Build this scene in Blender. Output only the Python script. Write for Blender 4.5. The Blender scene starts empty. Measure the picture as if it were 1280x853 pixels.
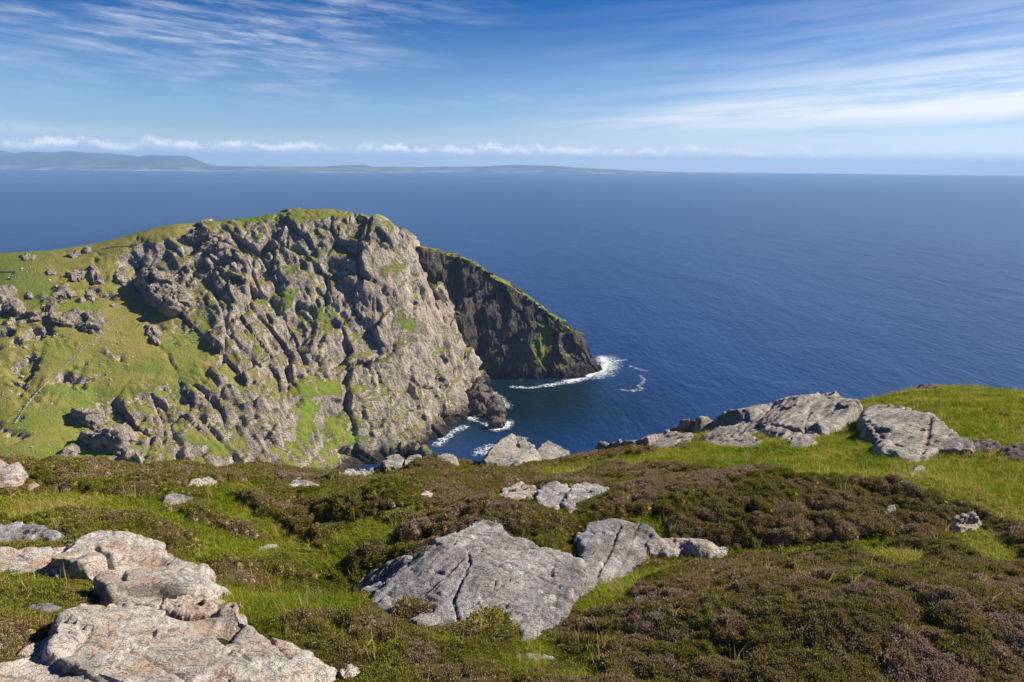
import bpy, math, random
import numpy as np
from mathutils import Matrix, Vector

random.seed(7)
RNG = np.random.default_rng(11)
S = bpy.context.scene
COL = S.collection
R = math.radians

# ------------------------------------------------------------------ camera
F, CX, CY = 853.0, 640.0, 426.5            # focal length and centre in photo pixels (24 mm on full frame)
CZ = 200.0                                 # eye height above the sea
PITCH, ROLL = R(14.53), math.atan(14 / 1280)
fwd = np.array([0, math.cos(PITCH), -math.sin(PITCH)])
up0 = np.array([0, math.sin(PITCH), math.cos(PITCH)])
rt0 = np.array([1.0, 0, 0])
rt = math.cos(ROLL) * rt0 + math.sin(ROLL) * up0
up = -math.sin(ROLL) * rt0 + math.cos(ROLL) * up0
cam = bpy.data.cameras.new('camera')
cam.sensor_width, cam.lens = 36.0, 36.0 * F / 1280
cam.clip_start, cam.clip_end = 0.1, 200000
camo = bpy.data.objects.new('camera', cam)
COL.objects.link(camo)
m = Matrix.Identity(4)
for i in range(3):
    m[i][0], m[i][1], m[i][2] = rt[i], up[i], -fwd[i]
m[2][3] = CZ
camo.matrix_world = m
S.camera = camo

# ------------------------------------------------------------------ light, world, exposure
SUN_AZ, SUN_EL = R(73), R(34)              # azimuth clockwise from the view direction (+Y)
S.view_settings.view_transform = 'Standard'
S.view_settings.look = 'None'
S.view_settings.gamma = 1
S.view_settings.exposure = 0.88
S.cycles.max_bounces = 6
S.cycles.diffuse_bounces = 2
S.cycles.glossy_bounces = 2
S.cycles.transparent_max_bounces = 6
S.cycles.volume_bounces = 0
sun = bpy.data.lights.new('sun', 'SUN')
sun.energy, sun.angle, sun.color = 5.0, R(0.53), (1.0, 0.92, 0.80)
suno = bpy.data.objects.new('sun', sun)
COL.objects.link(suno)
sd = Vector((math.cos(SUN_EL) * math.sin(SUN_AZ), math.cos(SUN_EL) * math.cos(SUN_AZ), math.sin(SUN_EL)))
suno.rotation_euler = sd.to_track_quat('Z', 'Y').to_euler()
suno.location = (0, 0, 300)


class NT:
    """short-hand for building node trees"""
    def __init__(s, tree):
        s.t, s.n, s.l = tree, tree.nodes, tree.links
        s.n.clear()

    def put(s, sock, v):
        if isinstance(v, bpy.types.NodeSocket):
            s.l.new(v, sock)
        elif v is not None:
            if isinstance(v, tuple) and len(v) == 3 and sock.type == 'RGBA':
                v = v + (1.0,)
            sock.default_value = v

    def node(s, typ, ins=None, **kw):
        n = s.n.new(typ)
        for k, v in kw.items():
            setattr(n, k, v)
        for k, v in (ins or {}).items():
            s.put(n.inputs[k], v)
        return n

    def math(s, op, a, b=None, c=None, clamp=False):
        n = s.node('ShaderNodeMath', operation=op, use_clamp=clamp)
        for i, v in enumerate((a, b, c)):
            if v is not None:
                s.put(n.inputs[i], v)
        return n.outputs[0]

    def vmath(s, op, a, b=None):
        n = s.node('ShaderNodeVectorMath', operation=op)
        s.put(n.inputs[0], a)
        if b is not None:
            s.put(n.inputs[3 if op == 'SCALE' else 1], b)
        return n.outputs[0]

    def ss(s, v, lo, hi, a=0.0, b=1.0):
        n = s.node('ShaderNodeMapRange', interpolation_type='SMOOTHSTEP')
        for i, x in enumerate((v, lo, hi, a, b)):
            s.put(n.inputs[i], x)
        return n.outputs[0]

    def noise(s, vec, scale, detail=4, rough=0.55, dist=0.0, out=0):
        n = s.node('ShaderNodeTexNoise', {'Scale': scale, 'Detail': detail, 'Roughness': rough, 'Distortion': dist})
        if vec is not None:
            s.l.new(vec, n.inputs['Vector'])
        return n.outputs[out]

    def mix(s, f, a, b, mode='MIX'):
        n = s.node('ShaderNodeMix', data_type='RGBA', blend_type=mode)
        s.put(n.inputs[0], f)
        s.put(n.inputs[6], a)
        s.put(n.inputs[7], b)
        return n.outputs[2]

    def ramp(s, f, stops):
        n = s.node('ShaderNodeValToRGB')
        e = n.color_ramp.elements
        while len(e) < len(stops):
            e.new(0.5)
        for q, (p, c) in zip(e, stops):
            q.position = p
            q.color = tuple(c) + (1.0,)
        s.put(n.inputs[0], f)
        return n.outputs[0]

    def comb(s, x, y, z):
        return s.node('ShaderNodeCombineXYZ', {0: x, 1: y, 2: z}).outputs[0]

    def mapping(s, vec, scale=(1, 1, 1), rot=(0, 0, 0), loc=(0, 0, 0)):
        n = s.node('ShaderNodeMapping', {'Scale': scale, 'Rotation': rot, 'Location': loc})
        s.l.new(vec, n.inputs['Vector'])
        return n.outputs[0]


def build_world():
    w = bpy.data.worlds.new('World')
    S.world = w
    w.use_nodes = True
    t = NT(w.node_tree)
    sky = t.node('ShaderNodeTexSky', sky_type='NISHITA', sun_disc=False)
    sky.sun_elevation, sky.sun_rotation = SUN_EL, SUN_AZ
    sky.altitude, sky.air_density, sky.dust_density, sky.ozone_density = 200, 1.0, 0.15, 4.5
    tc = t.node('ShaderNodeTexCoord').outputs['Generated']
    sp = t.node('ShaderNodeSeparateXYZ', {0: tc}).outputs
    az = t.math('MULTIPLY', t.math('ARCTAN2', sp[0], sp[1]), 180 / math.pi)     # degrees, 0 ahead, + right
    el = t.math('MULTIPLY', t.math('ARCSINE', sp[2]), 180 / math.pi)

    def gauss(cx, wx, cy, wy, slope=0.0):
        dy = t.math('SUBTRACT', t.math('SUBTRACT', el, cy), t.math('MULTIPLY', t.math('SUBTRACT', az, cx), slope))
        a = t.math('POWER', t.math('ABSOLUTE', t.math('DIVIDE', t.math('SUBTRACT', az, cx), wx)), 2)
        b = t.math('POWER', t.math('ABSOLUTE', t.math('DIVIDE', dy, wy)), 2)
        return t.math('EXPONENT', t.math('MULTIPLY', t.math('ADD', a, b), -1))

    # thin cirrus: streaky noise in azimuth / elevation
    v1 = t.comb(t.math('MULTIPLY', az, 0.07), t.math('ADD', t.math('MULTIPLY', el, 0.55), t.math('MULTIPLY', az, 0.035)), 0.3)
    streak = t.noise(v1, 1.7, 9, 0.66, 0.25)
    v2 = t.comb(t.math('MULTIPLY', az, 0.05), t.math('MULTIPLY', el, 0.16), 4.0)
    big = t.noise(v2, 1.0, 3, 0.5, 0.3)
    cover = t.math('ADD', gauss(-20, 13, 10.5, 3.6, 0.05), t.math('MULTIPLY', gauss(-34, 16, 11, 4.5), 0.75))
    cover = t.math('ADD', cover, t.math('MULTIPLY', gauss(-18, 5, 6.5, 2.6, -0.15), 0.45))
    cover = t.math('ADD', cover, t.math('MULTIPLY', gauss(-4, 7, 4.7, 0.5, 0.06), 0.5))
    # away from the patches named above, cirrus of the same kind comes and goes over the rest of the sky
    rest = t.math('MULTIPLY', t.ss(big, 0.5, 0.75), t.ss(t.math('ABSOLUTE', az), 38, 60))
    cover = t.math('ADD', cover, rest, clamp=True)
    fil = t.ss(streak, 0.40, 0.80)
    cir = t.math('MULTIPLY', t.math('MULTIPLY', fil, cover), 0.85)
    # broad bright veil on the sun's side
    v3 = t.comb(t.math('MULTIPLY', az, 0.03), t.math('SUBTRACT', t.math('MULTIPLY', el, 0.5), t.math('MULTIPLY', az, 0.035)), 7.7)
    soft = t.noise(v3, 1.8, 8, 0.6, 0.25)
    veil = t.math('ADD', gauss(34, 21, 4.9, 1.7, 0.05), t.math('MULTIPLY', gauss(48, 32, 6.0, 7.0), 0.6))
    veil = t.math('ADD', veil, t.math('MULTIPLY', gauss(14, 14, 3.6, 0.8, 0.05), 0.55))
    veil = t.math('MULTIPLY', t.math('MULTIPLY', veil, t.ss(soft, 0.22, 0.68)), 0.9, clamp=True)
    c1 = t.math('MAXIMUM', cir, veil)
    # row of small cumulus low over the far shore
    v4 = t.comb(t.math('MULTIPLY', az, 0.8), t.math('MULTIPLY', el, 2.0), 1.3)
    puff = t.noise(v4, 1.7, 8, 0.66, 0.2)
    lump = t.noise(t.comb(t.math('MULTIPLY', az, 0.33), 0.0, 2.2), 1.0, 6, 0.7)
    top = t.math('ADD', t.math('MULTIPLY', lump, 2.6), 0.05)
    band = t.math('MULTIPLY', t.ss(el, 0.3, 0.75), t.ss(t.math('SUBTRACT', top, el), -0.3, 0.4))
    cum = t.math('MULTIPLY', t.ss(t.math('ADD', puff, t.math('MULTIPLY', band, 0.18)), 0.47, 0.62), band)
    brk = t.noise(t.comb(t.math('MULTIPLY', az, 0.55), t.math('MULTIPLY', el, 0.6), 8.2), 1.0, 4, 0.6)
    cum = t.math('MULTIPLY', t.math('MULTIPLY', cum, t.ss(brk, 0.38, 0.58, 0.2, 1.0)), t.ss(az, 30, 5, 0.2, 0.95))
    # long grey-topped bank over the flat mountain
    bank = t.math('MULTIPLY', gauss(-40, 13, 1.75, 0.5, -0.035), t.ss(t.noise(v4, 0.7, 6, 0.55), 0.3, 0.55))
    bank = t.math('MULTIPLY', bank, 0.75, clamp=True)
    tint = t.node('ShaderNodeHueSaturation', {'Hue': t.ss(el, 3.0, 12.0, 0.5, 0.517), 'Saturation': t.ss(el, 1.0, 13.0, 0.95, 1.55), 'Value': t.ss(el, 0.5, 13.0, 0.70, 0.48), 'Color': sky.outputs[0]}).outputs[0]
    tint = t.mix(t.ss(el, 16.0, 2.0), tint, t.mix(1.0, tint, (0.74, 0.90, 1.18), 'MULTIPLY'))
    low = t.math('MULTIPLY', t.ss(el, 3.2, 0.2), t.ss(az, -30, 35, 0.25, 0.85))
    tint = t.mix(low, tint, (6.6, 7.2, 8.2))
    col = t.mix(c1, tint, t.mix(t.ss(az, -5, 25), (5.2, 5.5, 6.3), (6.3, 6.5, 6.9)))
    col = t.mix(bank, col, t.mix(t.ss(el, 1.6, 2.3), (3.6, 4.2, 5.6), (7.0, 7.0, 7.2)))
    col = t.mix(cum, col, t.mix(t.ss(t.math('SUBTRACT', top, el), 0.7, 0.1), (4.6, 5.2, 6.5), (9.0, 8.6, 8.2)))
    bg = t.node('ShaderNodeBackground', {'Color': col, 'Strength': 0.085})
    out = t.node('ShaderNodeOutputWorld')
    t.l.new(bg.outputs[0], out.inputs[0])


build_world()


# ------------------------------------------------------------------ numpy helpers
def ray(px, py):
    return rt * ((px - CX) / F) + up * ((CY - py) / F) + fwd


def at_y(px, py, Y):
    """world point on the sight line of photo pixel (px, py) at forward distance Y"""
    d = ray(px, py)
    return np.array([0, 0, CZ]) + d * (Y / d[1])


def at_z(px, py, Z=0.0):
    d = ray(px, py)
    return np.array([0, 0, CZ]) + d * ((Z - CZ) / d[2])


def project(P):
    """photo pixel of world points (n,3)"""
    q = np.asarray(P) - np.array([0, 0, CZ])
    D = np.maximum(q @ fwd, 0.01)
    return CX + F * (q @ rt) / D, CY - F * (q @ up) / D


def _hash(ix, iy, iz, seed):
    h = (ix.astype(np.int64) * 374761393 + iy.astype(np.int64) * 668265263 + iz.astype(np.int64) * 2147483647 // 7 * 3
         + iz.astype(np.int64) * 1274126177 + seed * 974634777) & 0xFFFFFFFF
    h = ((h ^ (h >> 13)) * 1274126177) & 0xFFFFFFFF
    h = ((h ^ (h >> 16)) * 2246822519) & 0xFFFFFFFF
    return h ^ (h >> 15)


def perlin(p, seed=0):
    p = np.asarray(p, float)
    i = np.floor(p).astype(np.int64)
    f = p - i
    u = f * f * f * (f * (f * 6 - 15) + 10)
    r = np.zeros(len(p))
    for dx in (0, 1):
        for dy in (0, 1):
            for dz in (0, 1):
                h = _hash(i[:, 0] + dx, i[:, 1] + dy, i[:, 2] + dz, seed)
                gx = (h & 1023) / 511.5 - 1
                gy = ((h >> 10) & 1023) / 511.5 - 1
                gz = ((h >> 20) & 1023) / 511.5 - 1
                d = gx * (f[:, 0] - dx) + gy * (f[:, 1] - dy) + gz * (f[:, 2] - dz)
                w = (u[:, 0] if dx else 1 - u[:, 0]) * (u[:, 1] if dy else 1 - u[:, 1]) * (u[:, 2] if dz else 1 - u[:, 2])
                r += w * d
    return r


def fbm(p, octs=5, gain=0.5, seed=0, ridged=False):
    p = np.asarray(p, float)
    s, a, r = 0.0, 1.0, np.zeros(len(p))
    for o in range(octs):
        n = perlin(p * (2.03 ** o) + 17.3 * o, seed + o)
        r += a * ((0.5 - np.abs(n)) * 2 - 0.5 if ridged else n)
        s += a
        a *= gain
    return r / s


def facets(p, seed=0, tilt=0.7):
    """Voronoi cells, each cut by its own tilted plane: returns plane height, distance to the joint, cell random"""
    p = np.asarray(p, float)
    i = np.floor(p).astype(np.int64)
    n = len(p)
    f1, f2 = np.full(n, 9.0), np.full(n, 9.0)
    hb, pl = np.zeros(n), np.zeros(n)
    for dx in (-1, 0, 1):
        for dy in (-1, 0, 1):
            for dz in (-1, 0, 1):
                cx, cy, cz = i[:, 0] + dx, i[:, 1] + dy, i[:, 2] + dz
                h = _hash(cx, cy, cz, seed)
                ox = p[:, 0] - cx - (h & 1023) / 1023
                oy = p[:, 1] - cy - ((h >> 10) & 1023) / 1023
                oz = p[:, 2] - cz - ((h >> 20) & 1023) / 1023
                d = ox * ox + oy * oy + oz * oz
                h2 = (h * 2654435761 + 12345) & 0xFFFFFFFF
                h2 ^= h2 >> 15
                q = (((h2 & 255) / 127.5 - 1) * ox + (((h2 >> 8) & 255) / 127.5 - 1) * oy + (((h2 >> 16) & 255) / 127.5 - 1) * oz) * tilt
                q = q + ((h2 >> 20) & 255) / 255 - 0.5
                c = d < f1
                f2 = np.where(c, f1, np.minimum(f2, d))
                hb = np.where(c, ((h >> 7) & 1023) / 1023, hb)
                pl = np.where(c, q, pl)
                f1 = np.where(c, d, f1)
    return pl, np.sqrt(f2) - np.sqrt(f1), hb


def sstep(x, a, b):
    t = np.clip((x - a) / (b - a), 0, 1)
    return t * t * (3 - 2 * t)


class RBF:
    """smooth surface through scattered control points (multiquadric)"""
    def __init__(s, xy, z, c, lam=1e-6, plane=True):
        s.xy, s.c = np.asarray(xy, float), c
        z = np.asarray(z, float)
        n = len(z)
        K = -np.sqrt(((s.xy[:, None] - s.xy[None]) ** 2).sum(-1) + c * c) / c
        A = np.zeros((n + 3, n + 3))
        A[:n, :n] = K - lam * np.eye(n)
        A[:n, n] = A[n, :n] = 1
        A[:n, n + 1:] = s.xy
        A[n + 1:, :n] = s.xy.T
        s.w = np.linalg.solve(A, np.concatenate([z, np.zeros(3)]))

    def __call__(s, x, y):
        x, y = np.asarray(x, float), np.asarray(y, float)
        sh = x.shape
        x, y = x.ravel(), y.ravel()
        out = s.w[-3] + s.w[-2] * x + s.w[-1] * y
        for k in range(len(s.xy)):
            out -= s.w[k] * np.sqrt((x - s.xy[k, 0]) ** 2 + (y - s.xy[k, 1]) ** 2 + s.c ** 2) / s.c
        return out.reshape(sh)


def poly_sd(x, y, poly):
    """signed distance to a closed polygon, positive inside"""
    poly = np.asarray(poly, float)
    d = np.full(x.shape, 1e18)
    ins = np.zeros(x.shape, bool)
    for k in range(len(poly)):
        ax, ay = poly[k]
        bx, by = poly[(k + 1) % len(poly)]
        ex, ey = bx - ax, by - ay
        L = ex * ex + ey * ey + 1e-12
        t = np.clip(((x - ax) * ex + (y - ay) * ey) / L, 0, 1)
        d = np.minimum(d, (x - ax - t * ex) ** 2 + (y - ay - t * ey) ** 2)
        if ay != by:
            c = ((ay > y) != (by > y)) & (x < ex * (y - ay) / (by - ay) + ax)
            ins ^= c
    d = np.sqrt(d)
    return np.where(ins, d, -d)


def line_dist(x, y, pts):
    d = np.full(x.shape, 1e18)
    for (ax, ay), (bx, by) in zip(pts[:-1], pts[1:]):
        ex, ey = bx - ax, by - ay
        t = np.clip(((x - ax) * ex + (y - ay) * ey) / (ex * ex + ey * ey + 1e-12), 0, 1)
        d = np.minimum(d, (x - ax - t * ex) ** 2 + (y - ay - t * ey) ** 2)
    return np.sqrt(d)


def grid_normals(P):
    """P (r,c,3) -> unit normals (r,c,3), pointing up"""
    du = np.gradient(P, axis=1)
    dv = np.gradient(P, axis=0)
    n = np.cross(du, dv)
    n /= np.linalg.norm(n, axis=-1, keepdims=True) + 1e-12
    n[n[..., 2] < 0] *= -1
    return n


def grid_faces(r, c, keep=None):
    idx = np.arange(r * c).reshape(r, c)
    f = np.stack([idx[:-1, :-1], idx[:-1, 1:], idx[1:, 1:], idx[1:, :-1]], -1).reshape(-1, 4)
    if keep is not None:
        f = f[keep[f].all(1)]
    return f


def np_mesh(name, V, Fc, mat=None, attrs=None, smooth=True, parent=None):
    V = np.asarray(V, float).reshape(-1, 3)
    Fc = np.asarray(Fc)
    used = np.unique(Fc)
    if len(used) < len(V):
        mp = np.zeros(len(V), np.int64)
        mp[used] = np.arange(len(used))
        V, Fc = V[used], mp[Fc]
        attrs = {k: np.asarray(v)[used] for k, v in (attrs or {}).items()}
    me = bpy.data.meshes.new(name)
    k = Fc.shape[1]
    me.vertices.add(len(V))
    me.vertices.foreach_set('co', V.astype(np.float32).ravel())
    me.loops.add(Fc.size)
    me.loops.foreach_set('vertex_index', Fc.astype(np.int32).ravel())
    me.polygons.add(len(Fc))
    me.polygons.foreach_set('loop_start', np.arange(0, Fc.size, k, dtype=np.int32))
    me.polygons.foreach_set('use_smooth', np.full(len(Fc), smooth))
    me.update(calc_edges=True)
    for an, av in (attrs or {}).items():
        a = me.attributes.new(an, 'FLOAT', 'POINT')
        a.data.foreach_set('value', np.asarray(av, np.float32).ravel())
    if mat:
        me.materials.append(mat)
    o = bpy.data.objects.new(name, me)
    COL.objects.link(o)
    if parent:
        o.parent = parent
    return o


def tag(o, label=None, cat=None, group=None, kind=None):
    for k, v in (('label', label), ('category', cat), ('group', group), ('kind', kind)):
        if v:
            o[k] = v
    return o


def material(name):
    ma = bpy.data.materials.new(name)
    ma.use_nodes = True
    t = NT(ma.node_tree)
    out = t.node('ShaderNodeOutputMaterial')
    return ma, t, out


def principled(t, out, col, rough=0.9, normal=None, spec=0.25, **extra):
    p = t.node('ShaderNodeBsdfPrincipled')
    t.put(p.inputs['Base Color'], col)
    t.put(p.inputs['Roughness'], rough)
    t.put(p.inputs['Specular IOR Level'], spec)
    if normal is not None:
        t.l.new(normal, p.inputs['Normal'])
    for k, v in extra.items():
        t.put(p.inputs[k], v)
    t.l.new(p.outputs[0], out.inputs[0])
    return p


def bump(t, h, dist, strength=1.0, normal=None):
    n = t.node('ShaderNodeBump', {'Strength': strength, 'Distance': dist, 'Height': h})
    if normal is not None:
        t.l.new(normal, n.inputs['Normal'])
    return n.outputs[0]


# ------------------------------------------------------------------ materials of the large structure
def mat_sea():
    ma, t, out = material('sea_water')
    g = t.node('ShaderNodeNewGeometry').outputs['Position']
    s1 = t.noise(t.mapping(g, (1 / 7.0, 1 / 16.0, 1), (0, 0, R(25))), 1.0, 5, 0.62, 0.4)
    s2 = t.noise(t.mapping(g, (1 / 60.0, 1 / 160.0, 1), (0, 0, R(-15))), 1.0, 4, 0.6, 0.6)
    s3 = t.noise(t.mapping(g, (1 / 1.6, 1 / 3.0, 1), (0, 0, R(10))), 1.0, 3, 0.6)
    n = bump(t, s2, 5.0, 0.6)
    n = bump(t, s1, 1.3, 0.8, n)
    n = bump(t, s3, 0.22, 0.6, n)
    drift = t.noise(t.mapping(g, (1 / 420.0, 1 / 1500.0, 1), (0, 0, R(48))), 1.0, 3, 0.5, 0.3)
    at = t.node('ShaderNodeAttribute', attribute_name='cove_reflection').outputs['Fac']
    col = t.mix(t.ss(drift, 0.3, 0.7), (0.005, 0.027, 0.094), (0.011, 0.044, 0.130))
    col = t.mix(at, col, (0.002, 0.013, 0.018))  # dark reflection of the cliffs painted into the cove water
    principled(t, out, col, 0.28, n, 0.5, IOR=1.33)
    return ma


def rock_nodes(t, P, scale, light=(0.37, 0.335, 0.295), dark=(0.17, 0.15, 0.135), warm=(0.34, 0.24, 0.17), warm_amt=0.35):
    """weathered schist: large mottling, lichen blotches and dark seams"""
    a = t.noise(P, 0.9 / scale, 7, 0.62, 0.4)
    b = t.noise(P, 5.0 / scale, 6, 0.65)
    c = t.noise(t.mapping(P, (1, 1, 2.6), (R(20), R(-28), R(10))), 2.2 / scale, 6, 0.66, 0.5)
    col = t.mix(t.ss(a, 0.36, 0.64), dark, light)
    col = t.mix(t.math('MULTIPLY', t.ss(c, 0.46, 0.68), warm_amt), col, warm)
    col = t.mix(t.math('MULTIPLY', t.ss(b, 0.56, 0.72), 0.55), col, tuple(min(0.62, q * 1.45) for q in light))
    col = t.mix(t.math('MULTIPLY', t.ss(b, 0.44, 0.30), 0.55), col, tuple(q * 0.5 for q in dark))
    return col, a, b, c


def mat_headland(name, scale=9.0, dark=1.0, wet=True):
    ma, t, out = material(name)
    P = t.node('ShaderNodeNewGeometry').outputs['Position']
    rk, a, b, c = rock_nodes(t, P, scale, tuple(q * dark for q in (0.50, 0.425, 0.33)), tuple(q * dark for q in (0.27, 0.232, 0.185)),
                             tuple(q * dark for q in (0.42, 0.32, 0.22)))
    at = t.node('ShaderNodeAttribute', attribute_name='rock').outputs['Fac']
    lush = t.node('ShaderNodeAttribute', attribute_name='lush').outputs['Fac']
    n1 = t.noise(P, 0.22, 7, 0.68)
    n2 = t.noise(P, 0.05, 4, 0.6, 0.5)
    n3 = t.noise(P, 1.1, 4, 0.6)
    g = t.mix(t.ss(n2, 0.35, 0.65), (0.165, 0.165, 0.026), (0.225, 0.195, 0.042))
    g = t.mix(t.math('MULTIPLY', t.ss(n1, 0.5, 0.68), 0.7), g, (0.25, 0.195, 0.085))
    g = t.mix(t.math('MULTIPLY', t.ss(n1, 0.46, 0.32), 0.7), g, (0.060, 0.085, 0.014))
    n4 = t.noise(P, 0.019, 5, 0.62, 0.8)
    g = t.mix(t.math('MULTIPLY', t.ss(n4, 0.46, 0.60), 0.8), g, (0.115, 0.165, 0.018))
    g = t.mix(t.math('MULTIPLY', t.ss(n3, 0.56, 0.72), 0.5), g, (0.27, 0.22, 0.11))
    g = t.mix(t.math('MULTIPLY', lush, 0.85), g, t.mix(t.ss(n1, 0.35, 0.65), (0.085, 0.150, 0.012), (0.175, 0.205, 0.026)))
    # streaks and seams down the fall line
    fx = t.comb(t.node('ShaderNodeVectorMath', {0: P, 1: (0.56, -0.42, -0.71)}, operation='DOT_PRODUCT').outputs['Value'],
                t.node('ShaderNodeVectorMath', {0: P, 1: (0.60, 0.80, 0.0)}, operation='DOT_PRODUCT').outputs['Value'],
                t.node('ShaderNodeVectorMath', {0: P, 1: (0.57, -0.43, 0.70)}, operation='DOT_PRODUCT').outputs['Value'])
    sk = t.noise(t.mapping(fx, (0.05, 0.34, 0.2)), 1.0, 6, 0.65, 0.6)
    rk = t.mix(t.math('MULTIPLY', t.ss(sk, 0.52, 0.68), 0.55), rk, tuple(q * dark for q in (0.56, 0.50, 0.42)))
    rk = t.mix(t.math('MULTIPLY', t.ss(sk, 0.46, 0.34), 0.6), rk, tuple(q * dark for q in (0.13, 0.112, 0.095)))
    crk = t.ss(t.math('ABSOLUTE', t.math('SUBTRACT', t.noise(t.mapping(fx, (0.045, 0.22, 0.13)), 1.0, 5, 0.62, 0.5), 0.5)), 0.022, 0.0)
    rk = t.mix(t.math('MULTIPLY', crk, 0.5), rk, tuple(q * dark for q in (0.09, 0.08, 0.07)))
    f = t.math('ADD', at, t.math('MULTIPLY', t.math('SUBTRACT', n1, 0.5), 1.5))
    f = t.ss(t.math('ADD', f, t.math('MULTIPLY', t.math('SUBTRACT', n3, 0.5), 0.75)), 0.42, 0.56)
    col = t.mix(f, g, rk)
    if wet:                                                     # dark tide-washed band at the foot of the cliffs
        z = t.node('ShaderNodeSeparateXYZ', {0: P}).outputs[2]
        wz = t.math('ADD', z, t.math('MULTIPLY', t.math('SUBTRACT', n1, 0.5), 16))
        col = t.mix(t.ss(wz, 11, 4), col, (0.035, 0.028, 0.022))
    h = t.math('ADD', t.math('MULTIPLY', b, 0.9), t.math('MULTIPLY', c, 1.6))
    h = t.math('ADD', h, t.math('MULTIPLY', t.noise(P, 0.9, 5, 0.7), 0.6))
    h = t.math('SUBTRACT', t.math('ADD', h, t.math('MULTIPLY', sk, 1.2)), t.math('MULTIPLY', crk, 0.5))
    hg = t.math('MULTIPLY', t.noise(P, 0.8, 5, 0.7), 0.5)
    hh = t.node('ShaderNodeMix', {0: f, 2: hg, 3: h}).outputs[0]
    principled(t, out, col, 0.92, bump(t, hh, 2.2, 0.9), 0.15)
    return ma


def mat_far():
    ma, t, out = material('far_hills')
    P = t.node('ShaderNodeNewGeometry')
    n = t.noise(t.mapping(P.outputs['Position'], (1 / 500, 1 / 500, 1 / 70)), 1.0, 6, 0.6)
    col = t.mix(t.ss(n, 0.4, 0.6), (0.040, 0.050, 0.030), (0.080, 0.080, 0.050))
    z = t.node('ShaderNodeSeparateXYZ', {0: P.outputs['Position']}).outputs[2]
    sl = t.node('ShaderNodeSeparateXYZ', {0: P.outputs['True Normal']}).outputs[2]
    col = t.mix(t.ss(sl, 0.90, 0.75), col, (0.035, 0.035, 0.032))
    col = t.mix(t.math('MULTIPLY', t.ss(z, 110, 40), t.ss(n, 0.44, 0.6)), col, (0.17, 0.18, 0.085))
    col = t.mix(t.math('MULTIPLY', t.ss(z, 20, 10), t.ss(n, 0.46, 0.60)), col, (0.36, 0.33, 0.28))
    principled(t, out, col, 0.95, None, 0.1)
    return ma


M_SEA, M_HEAD, M_PROM, M_FAR = mat_sea(), mat_headland('headland_ground'), mat_headland('shaded_promontory_ground', 7.0, 0.28), mat_far()  # promontory: headland rock darkened so its colour carries the shade of the face


# ------------------------------------------------------------------ sea
def build_sea():
    fx = np.concatenate([[-24000, -14000, -6000, -2000], np.linspace(-600, 500, 111), [2000, 6000, 14000, 24000]])
    fy = np.concatenate([[-24000, -14000, -6000, -1500], np.linspace(-400, 900, 131), [2500, 6000, 14000, 24000]])
    X, Y = np.meshgrid(fx, fy)
    cove = at_z(600, 520)
    d = np.hypot((X - cove[0] - 15) / 1.5, Y - cove[1] - 40)
    sh = sstep(d, 135, 30)  # strength of the painted cliff reflection, fading out from the cove
    o = np_mesh('sea', np.stack([X, Y, 0 * X], -1), grid_faces(*X.shape), M_SEA, {'cove_reflection': sh.ravel()})
    tag(o, kind='structure')


build_sea()

# ------------------------------------------------------------------ main headland
HC = []          # control points: photo pixel and forward distance
for px, py, Y in [
    # skyline
    (-260, 345, 450), (-120, 330, 455), (0, 322, 465), (60, 318, 475), (130, 312, 485), (200, 305, 495), (250, 292, 510), (330, 278, 530), (400, 272, 545),
    (450, 273, 555), (485, 284, 562), (508, 300, 570),
    # right hand edge of the cliff
    (520, 330, 566), (537, 385, 556), (556, 440, 542), (570, 485, 530),
    # cliff face, columns from the top down
    (470, 330, 530), (490, 400, 515), (515, 470, 498), (540, 530, 485),
    (420, 330, 522), (430, 400, 500), (450, 470, 475), (470, 540, 448), (480, 590, 428),
    (350, 320, 512), (350, 380, 488), (360, 450, 455), (380, 520, 425), (400, 590, 398),
    (270, 330, 497), (275, 390, 470), (285, 450, 440), (300, 520, 405), (310, 590, 372),
    (200, 350, 478), (200, 410, 445), (210, 470, 412), (220, 530, 380), (230, 590, 350),
    (120, 350, 462), (120, 410, 428), (120, 470, 396), (120, 530, 366), (130, 590, 336),
    (40, 350, 446), (40, 410, 412), (40, 470, 380), (40, 530, 350), (40, 590, 320),
    (-100, 380, 425), (-100, 450, 385), (-100, 520, 350), (-100, 590, 315),
    (-260, 400, 410), (-260, 480, 365), (-260, 590, 308)]:
    HC.append(at_y(px, py, Y))
for px, py in [(580, 532), (566, 543), (545, 560), (518, 592)]:
    p = at_z(px, py)
    HC.append(p)
    HC.append(p + np.array([12, -9, -14.0]))
# hidden foot towards the viewer, and the far side falling to the sea
for x, y, z in [(-70, 400, -14), (-95, 370, -6), (-130, 330, 12), (-160, 290, 22), (-230, 270, 38), (-320, 255, 48),
                (-22, 535, -14), (-40, 565, 8), (-60, 590, 55), (-25, 575, -15), (-45, 605, 40), (-70, 625, 95),
                (-90, 600, 134), (-130, 600, 152), (-180, 600, 142), (-250, 580, 118), (-330, 560, 104), (-420, 545, 95), (-520, 540, 90),
                (-100, 660, 100), (-180, 660, 92), (-280, 650, 70), (-400, 640, 55), (-60, 700, 40), (-150, 740, 20), (-300, 740, 0), (-450, 740, -5),
                (-20, 640, -10), (20, 560, -25), (-480, 440, 118), (-560, 300, 60)]:
    HC.append(np.array([x, y, z], float))
HC = np.array(HC)
head_rbf = RBF(HC[:, :2], HC[:, 2], 22.0, 1e-2)

# grassy ground (photo outline) left of the crags, and lush ledges inside the cliff
CRAG = [(148, 322), (205, 300), (232, 288), (262, 280), (300, 274), (345, 270), (430, 266), (480, 246), (548, 262), (640, 520), (640, 640), (60, 640),
        (130, 575), (95, 540), (110, 515), (165, 490), (245, 475), (262, 440), (235, 400), (185, 382), (150, 352)]
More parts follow.
